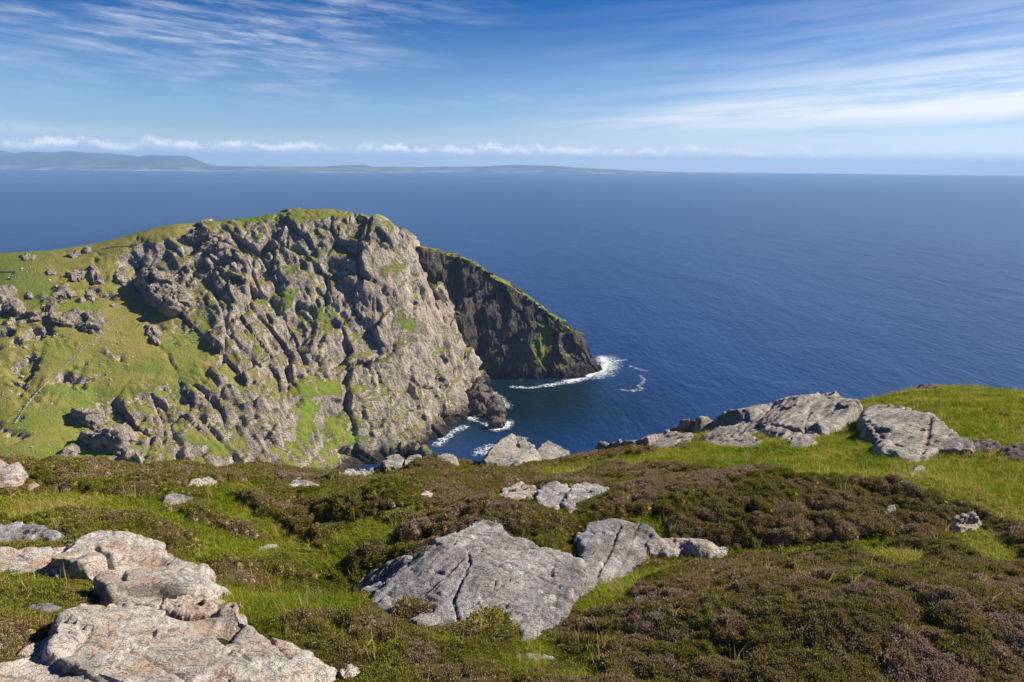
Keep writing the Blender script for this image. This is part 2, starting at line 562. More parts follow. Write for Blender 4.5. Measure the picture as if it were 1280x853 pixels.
# (x, y, rx, ry, tilt, amount of grass, lushness)
LEDGES = [(355, 372, 15, 17, 0, 1.0, 1.0), (405, 488, 52, 15, -0.1, 1.0, 0.8), (385, 525, 22, 28, 0.2, 1.0, 1.0), (430, 548, 30, 34, 0.3, 1.1, 0.9), (405, 590, 60, 24, 0, 0.8, 0.5),
          (492, 335, 24, 30, 0.5, 0.9, 0.6), (505, 405, 26, 26, 0.5, 0.9, 0.6), (520, 425, 22, 30, 0.5, 0.7, 0.4), (495, 460, 22, 34, 0.3, 0.8, 0.6), (408, 400, 14, 20, 0.3, 0.9, 0.8),
          (455, 295, 18, 10, 0.2, 0.6, 0.3), (400, 322, 20, 12, 0.2, 0.7, 0.4), (275, 292, 10, 6, 0, 0.9, 0.4), (330, 300, 5, 14, 0, 0.6, 0.2), (430, 325, 25, 10, 0.4, 0.7, 0.2),
          (255, 545, 30, 14, 0.5, 0.7, 0.2), (285, 560, 25, 18, 0.4, 0.8, 0.2), (225, 515, 18, 10, 0.3, 0.5, 0.1), (180, 560, 16, 8, 0.2, 0.4, 0.1), (320, 430, 14, 20, 0.6, 0.5, 0.2),
          (260, 355, 9, 14, 0.4, 0.8, 0.3), (235, 330, 10, 16, 0.5, 0.9, 0.3), (290, 470, 9, 22, -0.5, 0.5, 0.2), (340, 480, 12, 24, -0.4, 0.4, 0.1), (420, 270, 60, 3.5, 0.0, 0.9, 0.2),
          (500, 370, 26, 60, -0.25, 0.55, 0.35), (540, 440, 12, 30, -0.3, 0.45, 0.3), (450, 420, 20, 30, 0, 0.35, 0.2), (380, 350, 30, 10, 0.4, 0.6, 0.3), (310, 390, 20, 12, 0.4, 0.6, 0.3), (250, 410, 14, 20, 0.4, 0.6, 0.3), (360, 560, 30, 14, 0, 0.7, 0.4), (300, 540, 16, 26, -0.5, 0.5, 0.2), (545, 350, 5, 20, -0.3, 0.4, 0.2), (470, 505, 14, 18, 0, 0.5, 0.3), (425, 455, 20, 10, 0, 0.4, 0.1)]
# rocky spots out on the grass
SPOTS = [(30, 455, 26, 20, 0.55), (20, 480, 30, 12, 0.5), (35, 495, 20, 10, 0.35), (120, 345, 12, 8, 0.4), (230, 420, 20, 10, 0.4), (110, 400, 14, 9, 0.2), (150, 430, 14, 8, 0.2), (130, 490, 22, 14, 0.35),
         (135, 580, 40, 20, 0.5), (60, 570, 40, 8, 0.25), (50, 440, 40, 8, 0.2), (160, 450, 40, 16, 0.2), (100, 318, 20, 3, 0.3), (205, 445, 30, 14, 0.25), (75, 505, 60, 12, 0.2), (205, 305, 16, 8, 0.4)]


def blob(px, py, cx, cy, rx, ry, tilt=0.0):
    c, s = math.cos(tilt), math.sin(tilt)
    x, y = px - cx, py - cy
    u, v = (x * c + y * s) / rx, (-x * s + y * c) / ry
    return np.exp(-(u * u + v * v) ** 1.3)


def headland_masks(P):
    px, py = project(P)
    j = np.stack([px, py, 0 * px], -1) / 40.0
    wx, wy = 45 * fbm(j, 5, 0.62, 5), 45 * fbm(j + 40, 5, 0.62, 6)
    qx, qy = px + wx, py + wy
    rock = sstep(poly_sd(qx, qy, CRAG), -22, 24)
    lush = np.zeros(len(px))
    for cx, cy, rx, ry, ti, am, lu in LEDGES:
        b = blob(qx, qy, cx, cy, rx, ry, ti)
        rock = rock * (1 - 0.9 * np.clip(am * b, 0, 1))
        lush = np.maximum(lush, lu * b)
    w3 = np.asarray(P) / np.array([22, 22, 16])
    rock = np.maximum(rock, 0.66 * sstep(fbm(w3, 5, 0.62, 15), 0.06, 0.26) * sstep(qy, 322, 350))
    rock = np.maximum(rock, 0.5 * sstep(fbm(w3 * 2.1, 4, 0.6, 16), 0.16, 0.34) * sstep(qy, 320, 345))
    for cx, cy, rx, ry, am in SPOTS:
        rock = np.maximum(rock, am * blob(qx, qy, cx, cy, rx, ry))
    return rock, lush


def build_headland():
    xs = np.concatenate([np.linspace(-620, -400, 60)[:-1], np.linspace(-400, 25, 520)])
    ys = np.concatenate([np.linspace(225, 320, 40)[:-1], np.linspace(320, 590, 330), np.linspace(590, 780, 60)[1:]])
    X, Y = np.meshgrid(xs, ys)
    Z = head_rbf(X, Y)
    P = np.stack([X, Y, Z], -1)
    N = grid_normals(P)
    fl = P.reshape(-1, 3)
    rock, lush = headland_masks(fl)
    steep = sstep(1 - N[..., 2].ravel(), 0.12, 0.32)
    amt = np.clip(rock, 0, 1) ** 1.2
    # joints run down the fall line of the face and along the bedding: stretch the joint cells that way
    ax = np.array([[0.56, -0.42, -0.71], [0.60, 0.80, 0.0], [0.57, -0.43, 0.70]])
    fs, ft, fn = fl @ ax[0], fl @ ax[1], fl @ ax[2]
    pxa, _ = project(fl)
    vr = sstep(pxa, 330, 460)[:, None]
    ver = np.stack([fl[:, 2] * 0.36 - 0.12 * fl[:, 0], ft, 0.9 * (fl[:, 0] * 0.8 - fl[:, 1] * 0.6)], -1)
    q = np.stack([fs * 0.40, ft, fn * 0.8], -1)
    big = 4.0 * np.stack([fbm(fl / 55, 3, 0.5, 25), fbm(fl / 55, 3, 0.5, 26), fbm(fl / 55, 3, 0.5, 27)], -1)
    q = q + big + 1.6 * np.stack([fbm(fl / 24, 3, 0.5, 21), fbm(fl / 24, 3, 0.5, 22), fbm(fl / 24, 3, 0.5, 23)], -1)
    p1, e1, h1 = facets(q / 22, 31, 1.0)
    p1v, e1v, _ = facets((ver + big) / 21, 35, 1.0)
    vr = vr[:, 0]
    p1, e1 = p1 * (1 - vr) + p1v * vr, np.where(vr > 0.5, e1v, e1)
    p2, e2, h2 = facets(q / 8.0, 32, 1.0)
    p2v, e2v, _ = facets((ver + big) / 9.0, 36, 1.0)
    p2, e2 = p2 * (1 - vr) + p2v * vr, np.where(vr > 0.5, e2v, e2)
    p3, e3, h3 = facets(q / 3.0, 33, 1.0)
    # ledges: the face steps back along the bedding
    v = 0.55 * fl[:, 2] + 0.35 * fl[:, 0] - 0.2 * fl[:, 1]
    tl = v / 15.0 + 1.3 * fbm(fl / 45, 3, 0.5, 43) + 0.5 * p2
    fr = tl - np.floor(tl)
    ledge = np.where(fr < 0.8, fr / 0.8, (1 - fr) / 0.2)
    gul = fbm(np.stack([fs / 60, ft / 13, fn / 30], -1) + fbm(fl / 30, 3, 0.5, 24)[:, None] * 0.35, 4, 0.55, 44, True)
    p0, e0, _ = facets((fl * np.array([0.8, 0.8, 0.5]) + big * 2) / 46, 37, 1.0)
    d = p0 * 9.0 + p1 * 6.2 + p2 * 1.5 + p3 * 0.75 - 2.5 * sstep(e0, 0.05, 0.0) + 2.4 * (ledge - 0.5) + 4.2 * gul
    d -= 2.0 * sstep(e1, 0.07, 0.0) + 0.9 * sstep(e2, 0.07, 0.0)
    d += 2.2 * fbm(fl / 45, 3, 0.5, 41) + 0.25 * fbm(fl / 3.0, 3, 0.55, 42)
    d -= 2.4
    px_, py_ = project(fl)
    d *= 1 - 0.55 * blob(px_, py_, 482, 262, 45, 26)
    soft = 1.5 * fbm(fl / 38, 4, 0.5, 51) + 0.35 * fbm(fl / 5.0, 3, 0.55, 52)
    D = amt * d + (1 - amt) * soft
    fl = fl + N.reshape(-1, 3) * D[:, None]
    # keep the tall spur's silhouette honest: no displacement far below the water
    P2 = fl.reshape(P.shape)
    N2 = grid_normals(P2)
    st = sstep(1 - N2[..., 2].ravel(), 0.13, 0.50)
    # rock shows where it is steep, grass holds on the flats
    r2 = rock * (0.10 + 0.80 * st) + 0.35 * st * sstep(rock, 0.05, 0.3) + 0.3 * sstep(1 - N2[..., 2].ravel(), 0.42, 0.62)
    r2 = np.clip(r2 - 0.16 * sstep(-gul, 0.05, 0.4) * (1 - st), 0, 1)
    lush = np.clip(lush * 1.1 + 0.25 * sstep(-gul, 0.0, 0.4) * rock, 0, 1)
    behind = sstep(project(fl)[1], 300, 280)
    keep = fl[:, 2] > -22
    o = np_mesh('headland', fl, grid_faces(*X.shape, keep), M_HEAD, {'rock': r2, 'lush': lush})
    tag(o, kind='structure')
    return P2


HEAD_P = build_headland()


# ------------------------------------------------------------------ promontory running out to sea behind the cove
RIDGE = [at_y(470, 296, 598), at_y(520, 305, 612), at_y(560, 316, 636), at_y(600, 333, 650), at_y(640, 357, 658), at_y(675, 380, 662), at_y(702, 399, 664), at_y(722, 416, 664), at_y(738, 436, 662), at_y(748, 455, 659), at_y(755, 470, 655)]


def build_promontory():
    xs = np.linspace(-140, 125, 420)
    ys = np.concatenate([np.linspace(565, 700, 270), np.linspace(700, 790, 50)[1:]])
    X, Y = np.meshgrid(xs, ys)
    x, y = X.ravel(), Y.ravel()
    best = np.full(len(x), 1e18)
    zr, side, tt = np.zeros(len(x)), np.zeros(len(x)), np.zeros(len(x))
    acc = 0.0
    for a, b in zip(RIDGE[:-1], RIDGE[1:]):
        e = b - a
        L2 = e[0] ** 2 + e[1] ** 2
        t = ((x - a[0]) * e[0] + (y - a[1]) * e[1]) / L2
        tc = np.clip(t, 0, 1)
        dx, dy = x - a[0] - tc * e[0], y - a[1] - tc * e[1]
        d = dx * dx + dy * dy
        c = d < best
        zr = np.where(c, a[2] + tc * e[2], zr)
        side = np.where(c, np.sign(e[0] * (y - a[1]) - e[1] * (x - a[0])), side)
        tt = np.where(c, acc + tc * math.sqrt(L2), tt)
        best = np.where(c, d, best)
        acc += math.sqrt(L2)
    s = np.sqrt(best)
    wob = 1 + 0.35 * fbm(np.stack([x / 28, y / 28, 0 * x], -1), 3, 0.5, 61)
    near = side < 0                                            # the side facing the cove
    zr = np.maximum(zr, 0)
    zr = zr + sstep(zr, 4, 30) * (2.6 * fbm(np.stack([tt / 16, s / 30, 0 * s], -1), 4, 0.6, 65) + 1.4 * facets(np.stack([tt / 9, s / 14, 0 * s], -1), 66, 0.9)[0])
    lip = 3 + 6.0 * sstep(zr, 10, 70)
    w = np.clip(55 - 0.26 * zr, 22, 60) * wob
    zn = zr - 2.2 * np.clip(s / lip, 0, 1) - (zr + 25) * np.clip((s - lip) / w, 0, 1.0) ** 0.92
    wf = np.maximum(14 + 0.75 * zr, 16) * wob
    zf = zr - 0.18 * s - (zr + 25) * np.clip(s / wf, 0, 1) ** 1.5
    z = np.where(near, zn, zf)
    P = np.stack([X, Y, z.reshape(X.shape)], -1)
    N = grid_normals(P)
    N[..., 2] *= 0.5
    fl = P.reshape(-1, 3)
    steep = sstep(1 - grid_normals(P)[..., 2].ravel(), 0.14, 0.4)
    wv = 2.5 * np.stack([fbm(fl / 25, 3, 0.5, 71), fbm(fl / 25, 3, 0.5, 72), fbm(fl / 25, 3, 0.5, 73)], -1)
    q = fl * np.array([1, 1, 0.6]) + wv
    p1, e1, _ = facets(q / 22, 81, 0.9)
    p2, e2, _ = facets(q / 8, 82, 0.9)
    p3, e3, _ = facets(q / 3.2, 83, 0.9)
    d = p1 * 6 + p2 * 2.2 + p3 * 0.8 - 0.6 * sstep(e2, 0.1, 0) + 3.5 * fbm(fl / 30, 4, 0.5, 84)
    fl = fl + N.reshape(-1, 3) * (d * (0.12 + 0.88 * steep))[:, None]
    P2 = fl.reshape(P.shape)
    st = sstep(1 - grid_normals(P2)[..., 2].ravel(), 0.22, 0.5)
    px, py = project(fl)
    rock = np.clip(st * 1.05, 0, 1)
    lush = np.zeros(len(px))
    for cx, cy, rx, ry, am in [(680, 425, 16, 34, 0.75), (640, 440, 10, 12, 0.4), (560, 340, 12, 10, 0.35), (668, 455, 12, 26, 0.5)]:
        rock = rock * (1 - am * blob(px, py, cx, cy, rx, ry))
    rock = np.maximum(rock, sstep(zr.ravel() if zr.ndim > 1 else zr, 45, 20) * 0.8)
    keep = fl[:, 2] > -20
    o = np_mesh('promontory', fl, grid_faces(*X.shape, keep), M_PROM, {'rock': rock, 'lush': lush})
    tag(o, kind='structure')


build_promontory()


# ------------------------------------------------------------------ far shore
def far_range(name, prof, Y, depth, seed):
    """ridge from (photo x, height of skyline in photo px above the sea line) at distance Y"""
    px = np.array([p[0] for p in prof], float)
    hh = np.array([p[1] for p in prof], float)
    u = np.linspace(px[0], px[-1], 420)
    h = np.interp(u, px, hh) * Y / F
    x = (u - CX) / F * Y * 0.97
    v = np.linspace(0, 1, 26)
    shape = np.where(v < 0.5, sstep(v, 0.0, 0.5) ** 0.8, 1 - 0.9 * sstep(v, 0.55, 1.0))
    U, V = np.meshgrid(x, v)
    Yv = Y + (V - 0.5) * depth
    base = np.stack([U / 650, Yv / 900, 0 * U], -1).reshape(-1, 3)
    n = fbm(base, 5, 0.55, seed, ridged=True).reshape(U.shape)
    edge = np.minimum(1, np.minimum(np.arange(420), np.arange(419, -1, -1)) / 20.0)
    H = h[None] * edge[None] * shape[:, None]
    Z = H * (1 + 0.55 * np.minimum(n - 0.45, 0) * (1 - shape[:, None] ** 4)) - 6 * (shape[:, None] < 0.01)
    Yv = Yv + 500 * (n - 0.2) * (1 - shape[:, None])
    o = np_mesh(name, np.stack([U, Yv, Z], -1), grid_faces(*U.shape), M_FAR)
    tag(o, kind='structure')


far_range('mountain', [(-500, 10), (-300, 20), (-150, 17), (-60, 22), (-10, 21), (12, 16), (22, 15), (38, 19.5), (60, 19), (68, 16), (84, 20.5), (100, 19), (130, 18.5), (160, 16), (172, 13), (186, 17), (226, 16.5), (238, 8.5), (260, 4.5), (330, 3.5), (420, 2.5), (520, 1)], 15500, 4000, 3)
far_range('hills', [(200, 0), (270, 3), (400, 4), (430, 6), (452, 6.5), (462, 4), (490, 4.5), (520, 4.5), (600, 6), (640, 8.5), (680, 8), (740, 5.0), (800, 3), (860, 1.6), (900, 0.8), (940, 0)], 18500, 3000, 8)

# ------------------------------------------------------------------ foreground hillside
EDGE = [(-160, 583, 24), (0, 588, 24), (60, 598, 24), (150, 603, 22), (240, 580, 24), (310, 590, 24), (400, 604, 22), (440, 594, 24), (480, 577, 26), (560, 572, 27), (650, 570, 27),
        (760, 558, 27), (850, 540, 27), (960, 520, 28), (1070, 502, 30), (1160, 483, 34), (1220, 495, 34), (1280, 522, 34), (1400, 560, 34)]


def base_ground(x, y):
    y = np.maximum(y, -6)
    return CZ - 3.0 - 0.235 * y - 0.0033 * y * y + 0.09 * np.maximum(x - 1.5, 0) + 0.04 * np.maximum(-x - 1.5, 0)


def _fit_ground():
    xy, r = [], []
    for px, py, Y in EDGE:
        py += 20 if px < 450 else 12 if px < 780 else 6
        p = at_y(px, py, Y)
        xy.append(p[:2]); r.append(p[2] - base_ground(p[0], p[1]))
        d = ray(px, py); d = d / d[1]
        for k, drop in ((1.3, 0.012), (1.9, 0.016)):
            q = np.array([0, 0, CZ]) + d * Y * k
            q[2] -= drop * (Y * (k - 1)) ** 2 + 0.6
            xy.append(q[:2]); r.append(q[2] - base_ground(q[0], q[1]))
    for x in (-16, -10, -5, 0, 5, 10, 16):
        for y in (0, 5, 9, 13):
            if abs(x) < 1.1 * y + 6:
                xy.append((x, y)); r.append(0.0)
    return RBF(xy, r, 3.0, 1e-4)


_grbf = _fit_ground()

BUMPS = []


def ground(x, y):
    x, y = np.asarray(x, float), np.asarray(y, float)
    z = base_ground(x, y) + _grbf(x, y)
    z = z + (0.16 * np.sin(1.5 * x + 0.6 * y + 1) * np.sin(0.9 * y - 0.45 * x) + 0.09 * np.sin(2.7 * x - 1.1 * y)) * sstep(y, 7, 12) * (0.25 + 0.75 * sstep(x, 3, -1)) * sstep(y, 40, 24)
    for bx, by, rx, ry, a, h in BUMPS:
        c, s = math.cos(a), math.sin(a)
        u, v = ((x - bx) * c + (y - by) * s) / rx, (-(x - bx) * s + (y - by) * c) / ry
        z = z + h * np.exp(-u * u - v * v)
    return z


_YS = np.concatenate([np.linspace(2.0, 12, 500), np.linspace(12, 48, 700)[1:]])


def hit(px, py, h=0.0):
    """first point of the sight line through a photo pixel that lies h above the hillside"""
    d = ray(px, py); d = d / d[1]
    X, Zr = d[0] * _YS, CZ + d[2] * _YS
    g = Zr - ground(X, _YS) - h
    k = np.nonzero(g < 0)[0]
    if len(k) == 0:
        k = [int(np.argmin(g))]
    k = k[0]
    Y = _YS[k] if k == 0 or g[k] > 0 else _YS[k - 1] + (_YS[k] - _YS[k - 1]) * g[k - 1] / (g[k - 1] - g[k])
    return np.array([d[0] * Y, Y, CZ + d[2] * Y])


# (photo x, photo y, radius x, radius y in metres, turn, height): hummocks and the grassy gully between them
_b = [(480, 640, 2.6, 1.2, 0.0, 0.22), (380, 650, 1.4, 0.9, 0.3, 0.15), (372, 690, 1.3, 1.3, 0, -0.45), (320, 650, 1.2, 1.6, 0, -0.35), (420, 705, 0.8, 0.7, 0, -0.3), (470, 650, 1.6, 0.5, 0.2, -0.25),
      (250, 615, 1.8, 0.8, 0, 0.26), (140, 665, 1.8, 0.7, 0, 0.12), (660, 660, 2.0, 0.9, 0, 0.25), (900, 640, 4.0, 1.6, 0, 0.35), (1080, 640, 2.5, 1.5, 0, 0.3),
      (1000, 690, 3.0, 0.6, 0.1, -0.15), (980, 790, 2.0, 1.2, 0, 0.25), (1180, 790, 1.2, 0.9, 0, 0.2), (560, 830, 0.7, 0.5, 0, -0.1), (730, 800, 0.8, 0.8, 0.4, -0.2), (330, 760, 0.9, 0.7, 0, 0.1)]
for q in [(hit(b[0], b[1])[0], hit(b[0], b[1])[1]) + b[2:] for b in _b]:
    BUMPS.append(q)

# where short grass grows (photo blobs: x, y, rx, ry, tilt, amount)
GRASS = [(100, 630, 130, 13, 0, 1), (20, 645, 50, 9, 0, 0.8), (300, 615, 60, 9, 0, 0.9), (290, 640, 40, 16, 0.4, 0.9), (345, 668, 36, 16, 0.5, 1), (385, 695, 34, 20, 0.6, 1.1), (425, 708, 26, 14, 0.5, 1),
         (440, 668, 40, 8, -0.35, 1), (500, 640, 40, 6, -0.3, 0.9), (240, 700, 30, 14, 0.5, 0.45), (300, 680, 40, 14, 0.4, 0.5), (600, 592, 60, 5, 0, 0.5), (700, 590, 60, 8, 0, 0.7),
         (560, 800, 30, 14, 0, 0.6), (660, 825, 40, 22, -0.4, 0.8), (760, 745, 50, 16, -0.45, 0.9), (830, 715, 40, 10, -0.3, 0.8), (1000, 690, 110, 9, -0.05, 0.7), (1120, 700, 60, 16, 0.1, 0.7),
         (1240, 690, 50, 24, 0.4, 1), (1270, 640, 40, 16, 0.3, 1), (1090, 680, 30, 8, 0, 0.6), (20, 715, 60, 30, 0, 0.45), (90, 770, 40, 20, 0, 0.3), (420, 790, 40, 20, 0.4, 0.4), (350, 730, 40, 14, 0.4, 0.5),
         (1150, 660, 30, 8, 0, 0.4), (940, 760, 60, 8, 0, 0.35), (1180, 770, 60, 10, 0, 0.3), (720, 850, 60, 20, 0, 0.5)]
KNOLL = [(690, 583), (800, 572), (850, 556), (890, 530), (960, 515), (1070, 495), (1160, 470), (1400, 470), (1400, 700), (1290, 668), (1240, 646), (1170, 622), (1110, 606), (1000, 597), (900, 590), (800, 585)]


def grassness(P, warp=1.0):
    px, py = project(P)
    j = np.asarray(P) / np.array([0.9, 0.9, 3.0])
    wx, wy = 22 * fbm(j, 4, 0.6, 91) * warp, 11 * fbm(j + 50, 4, 0.6, 92) * warp
    px, py = px + wx, py + wy
    g = sstep(poly_sd(px, py * 2, [(a, b * 2) for a, b in KNOLL]), -8, 8)
    hs = blob(px, py, 850, 560, 40, 7) + blob(px, py, 940, 575, 60, 7) * 0.8 + blob(px, py, 860, 573, 40, 5) * 0.7 + blob(px, py, 1060, 560, 30, 12) * 0.5 + blob(px, py, 1110, 585, 30, 8) * 0.5
    g = g * (1 - 0.6 * np.clip(hs, 0, 1))
    open_ = fbm(np.asarray(P) * np.array([1, 1, 0.3]) / 2.2, 4, 0.55, 95)
    g = np.maximum(g, 0.75 * sstep(open_ + 0.11 * sstep(px, 680, 300) * sstep(py, 560, 640), 0.17, 0.34))
    for cx, cy, rx, ry, ti, am in GRASS:
        g = np.maximum(g, am * blob(px, py, cx, cy, rx, ry, ti))
    return np.clip(g, 0, 1)


def bushes(x, y, cell=0.42):
    """rounded heather bushes: height of the dome and a random number per bush"""
    x, y = np.asarray(x, float), np.asarray(y, float)
    p = np.stack([x, y, 0 * x], -1)
    p = p + 0.09 * np.stack([perlin(p / 0.3, 7), perlin(p / 0.3, 8), 0 * x], -1)
    h, rnd = np.zeros(len(x)), np.zeros(len(x))
    for lev, (c, amp) in enumerate(((cell * 1.5, 0.14), (cell * 0.75, 0.125))):
        i = np.floor(p / c).astype(np.int64)
        for dx in (-1, 0, 1):
            for dy in (-1, 0, 1):
                a = _hash(i[:, 0] + dx, i[:, 1] + dy, 0 * i[:, 0], 900 + lev)
                cx, cy = (i[:, 0] + dx + (a & 1023) / 1023) * c, (i[:, 1] + dy + ((a >> 10) & 1023) / 1023) * c
                rad = c * (0.35 + 0.45 * ((a >> 20) & 255) / 255)
                d2 = ((p[:, 0] - cx) ** 2 + (p[:, 1] - cy) ** 2) / rad ** 2
                hh = amp * (rad / c + 0.2) * np.sqrt(np.maximum(1 - d2, 0))
                u = hh > h
                rnd = np.where(u, ((a >> 5) & 511) / 511, rnd)
                h = np.maximum(h, hh)
    return h, rnd


FOOT = []                      # footprints of rocks on the hillside, kept free of plants


def rock_gap(x, y, far=0.9):
    """distance to the nearest rock footprint, negative inside"""
    d = np.full(x.shape, far)
    for f in FOOT:
        lo, hi = f.min(0) - far, f.max(0) + far
        c = np.nonzero((x > lo[0]) & (x < hi[0]) & (y > lo[1]) & (y < hi[1]))[0]
        if len(c):
            d[c] = np.minimum(d[c], -poly_sd(x[c], y[c], f))
    return d


def mat_turf():
    ma, t, out = material('turf')
    P = t.node('ShaderNodeNewGeometry').outputs['Position']
    g = t.node('ShaderNodeAttribute', attribute_name='grass').outputs['Fac']
    n1, n2, n3 = t.noise(P, 1.3, 6, 0.65), t.noise(P, 12.0, 5, 0.7), t.noise(P, 60.0, 3, 0.7)
    gr = t.mix(t.ss(n1, 0.38, 0.62), (0.120, 0.180, 0.010), (0.20, 0.235, 0.020))
    gr = t.mix(t.math('MULTIPLY', t.ss(n2, 0.5, 0.7), 0.6), gr, (0.22, 0.21, 0.045))
    gr = t.mix(t.math('MULTIPLY', t.ss(n3, 0.55, 0.35), 0.7), gr, (0.065, 0.11, 0.007))
    he = t.mix(t.ss(n2, 0.4, 0.6), (0.030, 0.026, 0.012), (0.050, 0.050, 0.014))
    col = t.mix(t.ss(t.math('ADD', g, t.math('MULTIPLY', t.math('SUBTRACT', n2, 0.5), 0.8)), 0.3, 0.6), he, gr)
    h = t.math('ADD', t.math('MULTIPLY', n2, 0.5), t.math('MULTIPLY', n3, 0.3))
    principled(t, out, col, 0.95, bump(t, h, 0.12, 0.8), 0.1)
    return ma


M_TURF = mat_turf()


def build_hillside():
    th = np.linspace(R(-62), R(62), 430)
    rr = np.concatenate([np.geomspace(0.8, 3.0, 14)[:-1], np.geomspace(3.0, 62.0, 420)])
    T, Q = np.meshgrid(th, rr)
    X, Y = Q * np.sin(T), Q * np.cos(T)
    Z = ground(X, Y)
    fl = np.stack([X, Y, Z], -1).reshape(-1, 3)
    g = grassness(fl)
    k = fl * np.array([1, 1, 0.3])
    Z = Z.ravel() + 0.22 * fbm(k / 1.6, 4, 0.5, 101) * (1 - 0.6 * g) * sstep(rock_gap(fl[:, 0], fl[:, 1]), -0.3, 0.6) + 0.04 * fbm(k / 0.35, 3, 0.5, 103) + bushes(fl[:, 0], fl[:, 1])[0] * sstep(g, 0.45, 0.2) * sstep(rock_gap(fl[:, 0], fl[:, 1]), -0.05, 0.6)
    fl[:, 2] = Z
    o = np_mesh('hillside', fl, grid_faces(*X.shape), M_TURF, {'grass': g})
    tag(o, kind='structure')



# ------------------------------------------------------------------ foreground rocks
def mat_rock(name, light, dark, warm, warm_amt, scale=1.0, lichen=0.5):
    ma, t, out = material(name)
    P = t.node('ShaderNodeNewGeometry').outputs['Position']
    col, a, b, c = rock_nodes(t, P, scale, light, dark, warm, warm_amt)
    f = t.noise(P, 26 / scale, 5, 0.7)
    col = t.mix(t.math('MULTIPLY', t.ss(f, 0.55, 0.70), 0.3), col, tuple(q * 1.3 for q in light))
    col = t.mix(t.math('MULTIPLY', t.ss(f, 0.46, 0.33), 0.4), col, tuple(q * 0.5 for q in dark))
    big = t.noise(t.mapping(P, loc=(4, 8, 1)), 0.75 / scale, 5, 0.6, 0.6)
    col = t.mix(t.math('MULTIPLY', t.ss(big, 0.52, 0.66), warm_amt * 0.9), col, tuple(0.5 * (p + q) for p, q in zip(warm, light)))
    # lichen: pale crusts as warped rosettes, in colonies
    wp = t.vmath('ADD', P, t.vmath('SCALE', t.noise(P, 9 / scale, 4, 0.6, out=1), 0.16 * scale))
    vo = t.node('ShaderNodeTexVoronoi', {'Vector': wp, 'Scale': 7.5 / scale}, feature='F1')
    li = t.noise(P, 2.4 / scale, 6, 0.68, 0.3)
    ros = t.math('MULTIPLY', t.ss(vo.outputs['Distance'], 0.46, 0.36), t.ss(li, 0.47, 0.60))
    col = t.mix(t.math('MULTIPLY', ros, lichen), col, t.mix(t.ss(f, 0.4, 0.6), (0.46, 0.46, 0.42), (0.64, 0.63, 0.58)))
    dk = t.node('ShaderNodeTexVoronoi', {'Vector': t.mapping(wp, loc=(3, 7, 2)), 'Scale': 4.2 / scale}, feature='F1')
    dl = t.noise(t.mapping(P, loc=(6, 1, 9)), 1.5 / scale, 5, 0.65)
    col = t.mix(t.math('MULTIPLY', t.math('MULTIPLY', t.ss(dk.outputs['Distance'], 0.50, 0.38), t.ss(dl, 0.54, 0.66)), 0.6), col, tuple(q * 0.55 for q in dark))
    og = t.noise(t.mapping(P, loc=(9, 3, 5)), 1.6 / scale, 6, 0.68)
    col = t.mix(t.math('MULTIPLY', t.ss(og, 0.62, 0.70), 0.6), col, (0.30, 0.19, 0.05))
    # foliation seams
    st = t.mapping(P, (1.0, 3.0, 7.0), (R(24), R(-30), R(35)))
    w = t.noise(st, 2.6 / scale, 5, 0.6, 0.6)
    seam = t.ss(t.math('ABSOLUTE', t.math('SUBTRACT', w, 0.5)), 0.014, 0.0)
    col = t.mix(t.math('MULTIPLY', seam, 0.45), col, (0.055, 0.045, 0.038))
    h = t.math('ADD', t.math('MULTIPLY', b, 0.7), t.math('MULTIPLY', f, 0.35))
    h = t.math('SUBTRACT', t.math('ADD', h, t.math('MULTIPLY', w, 0.4)), t.math('MULTIPLY', seam, 0.22))
    h = t.math('ADD', h, t.math('MULTIPLY', t.noise(P, 70 / scale, 4, 0.7), 0.12))
    principled(t, out, col, 0.88, bump(t, h, 0.10 * scale, 1.0), 0.2)
    return ma


M_GREY = mat_rock('grey_rock', (0.36, 0.35, 0.335), (0.17, 0.165, 0.16), (0.30, 0.25, 0.19), 0.35, 1.0, 0.6)
M_PALE = mat_rock('pale_rock', (0.54, 0.485, 0.41), (0.33, 0.30, 0.265), (0.43, 0.25, 0.14), 0.75, 1.0, 0.6)
M_KNOLL = mat_rock('knoll_rock', (0.42, 0.39, 0.34), (0.24, 0.22, 0.19), (0.33, 0.27, 0.19), 0.4, 1.6, 0.5)
M_DARKR = mat_rock('dark_rock', (0.17, 0.15, 0.135), (0.07, 0.06, 0.055), (0.16, 0.11, 0.08), 0.4, 1.2, 0.25)
def vert(px, py, h):
    return at_y(px, py, h) if h > 2.6 else hit(px, py, h)


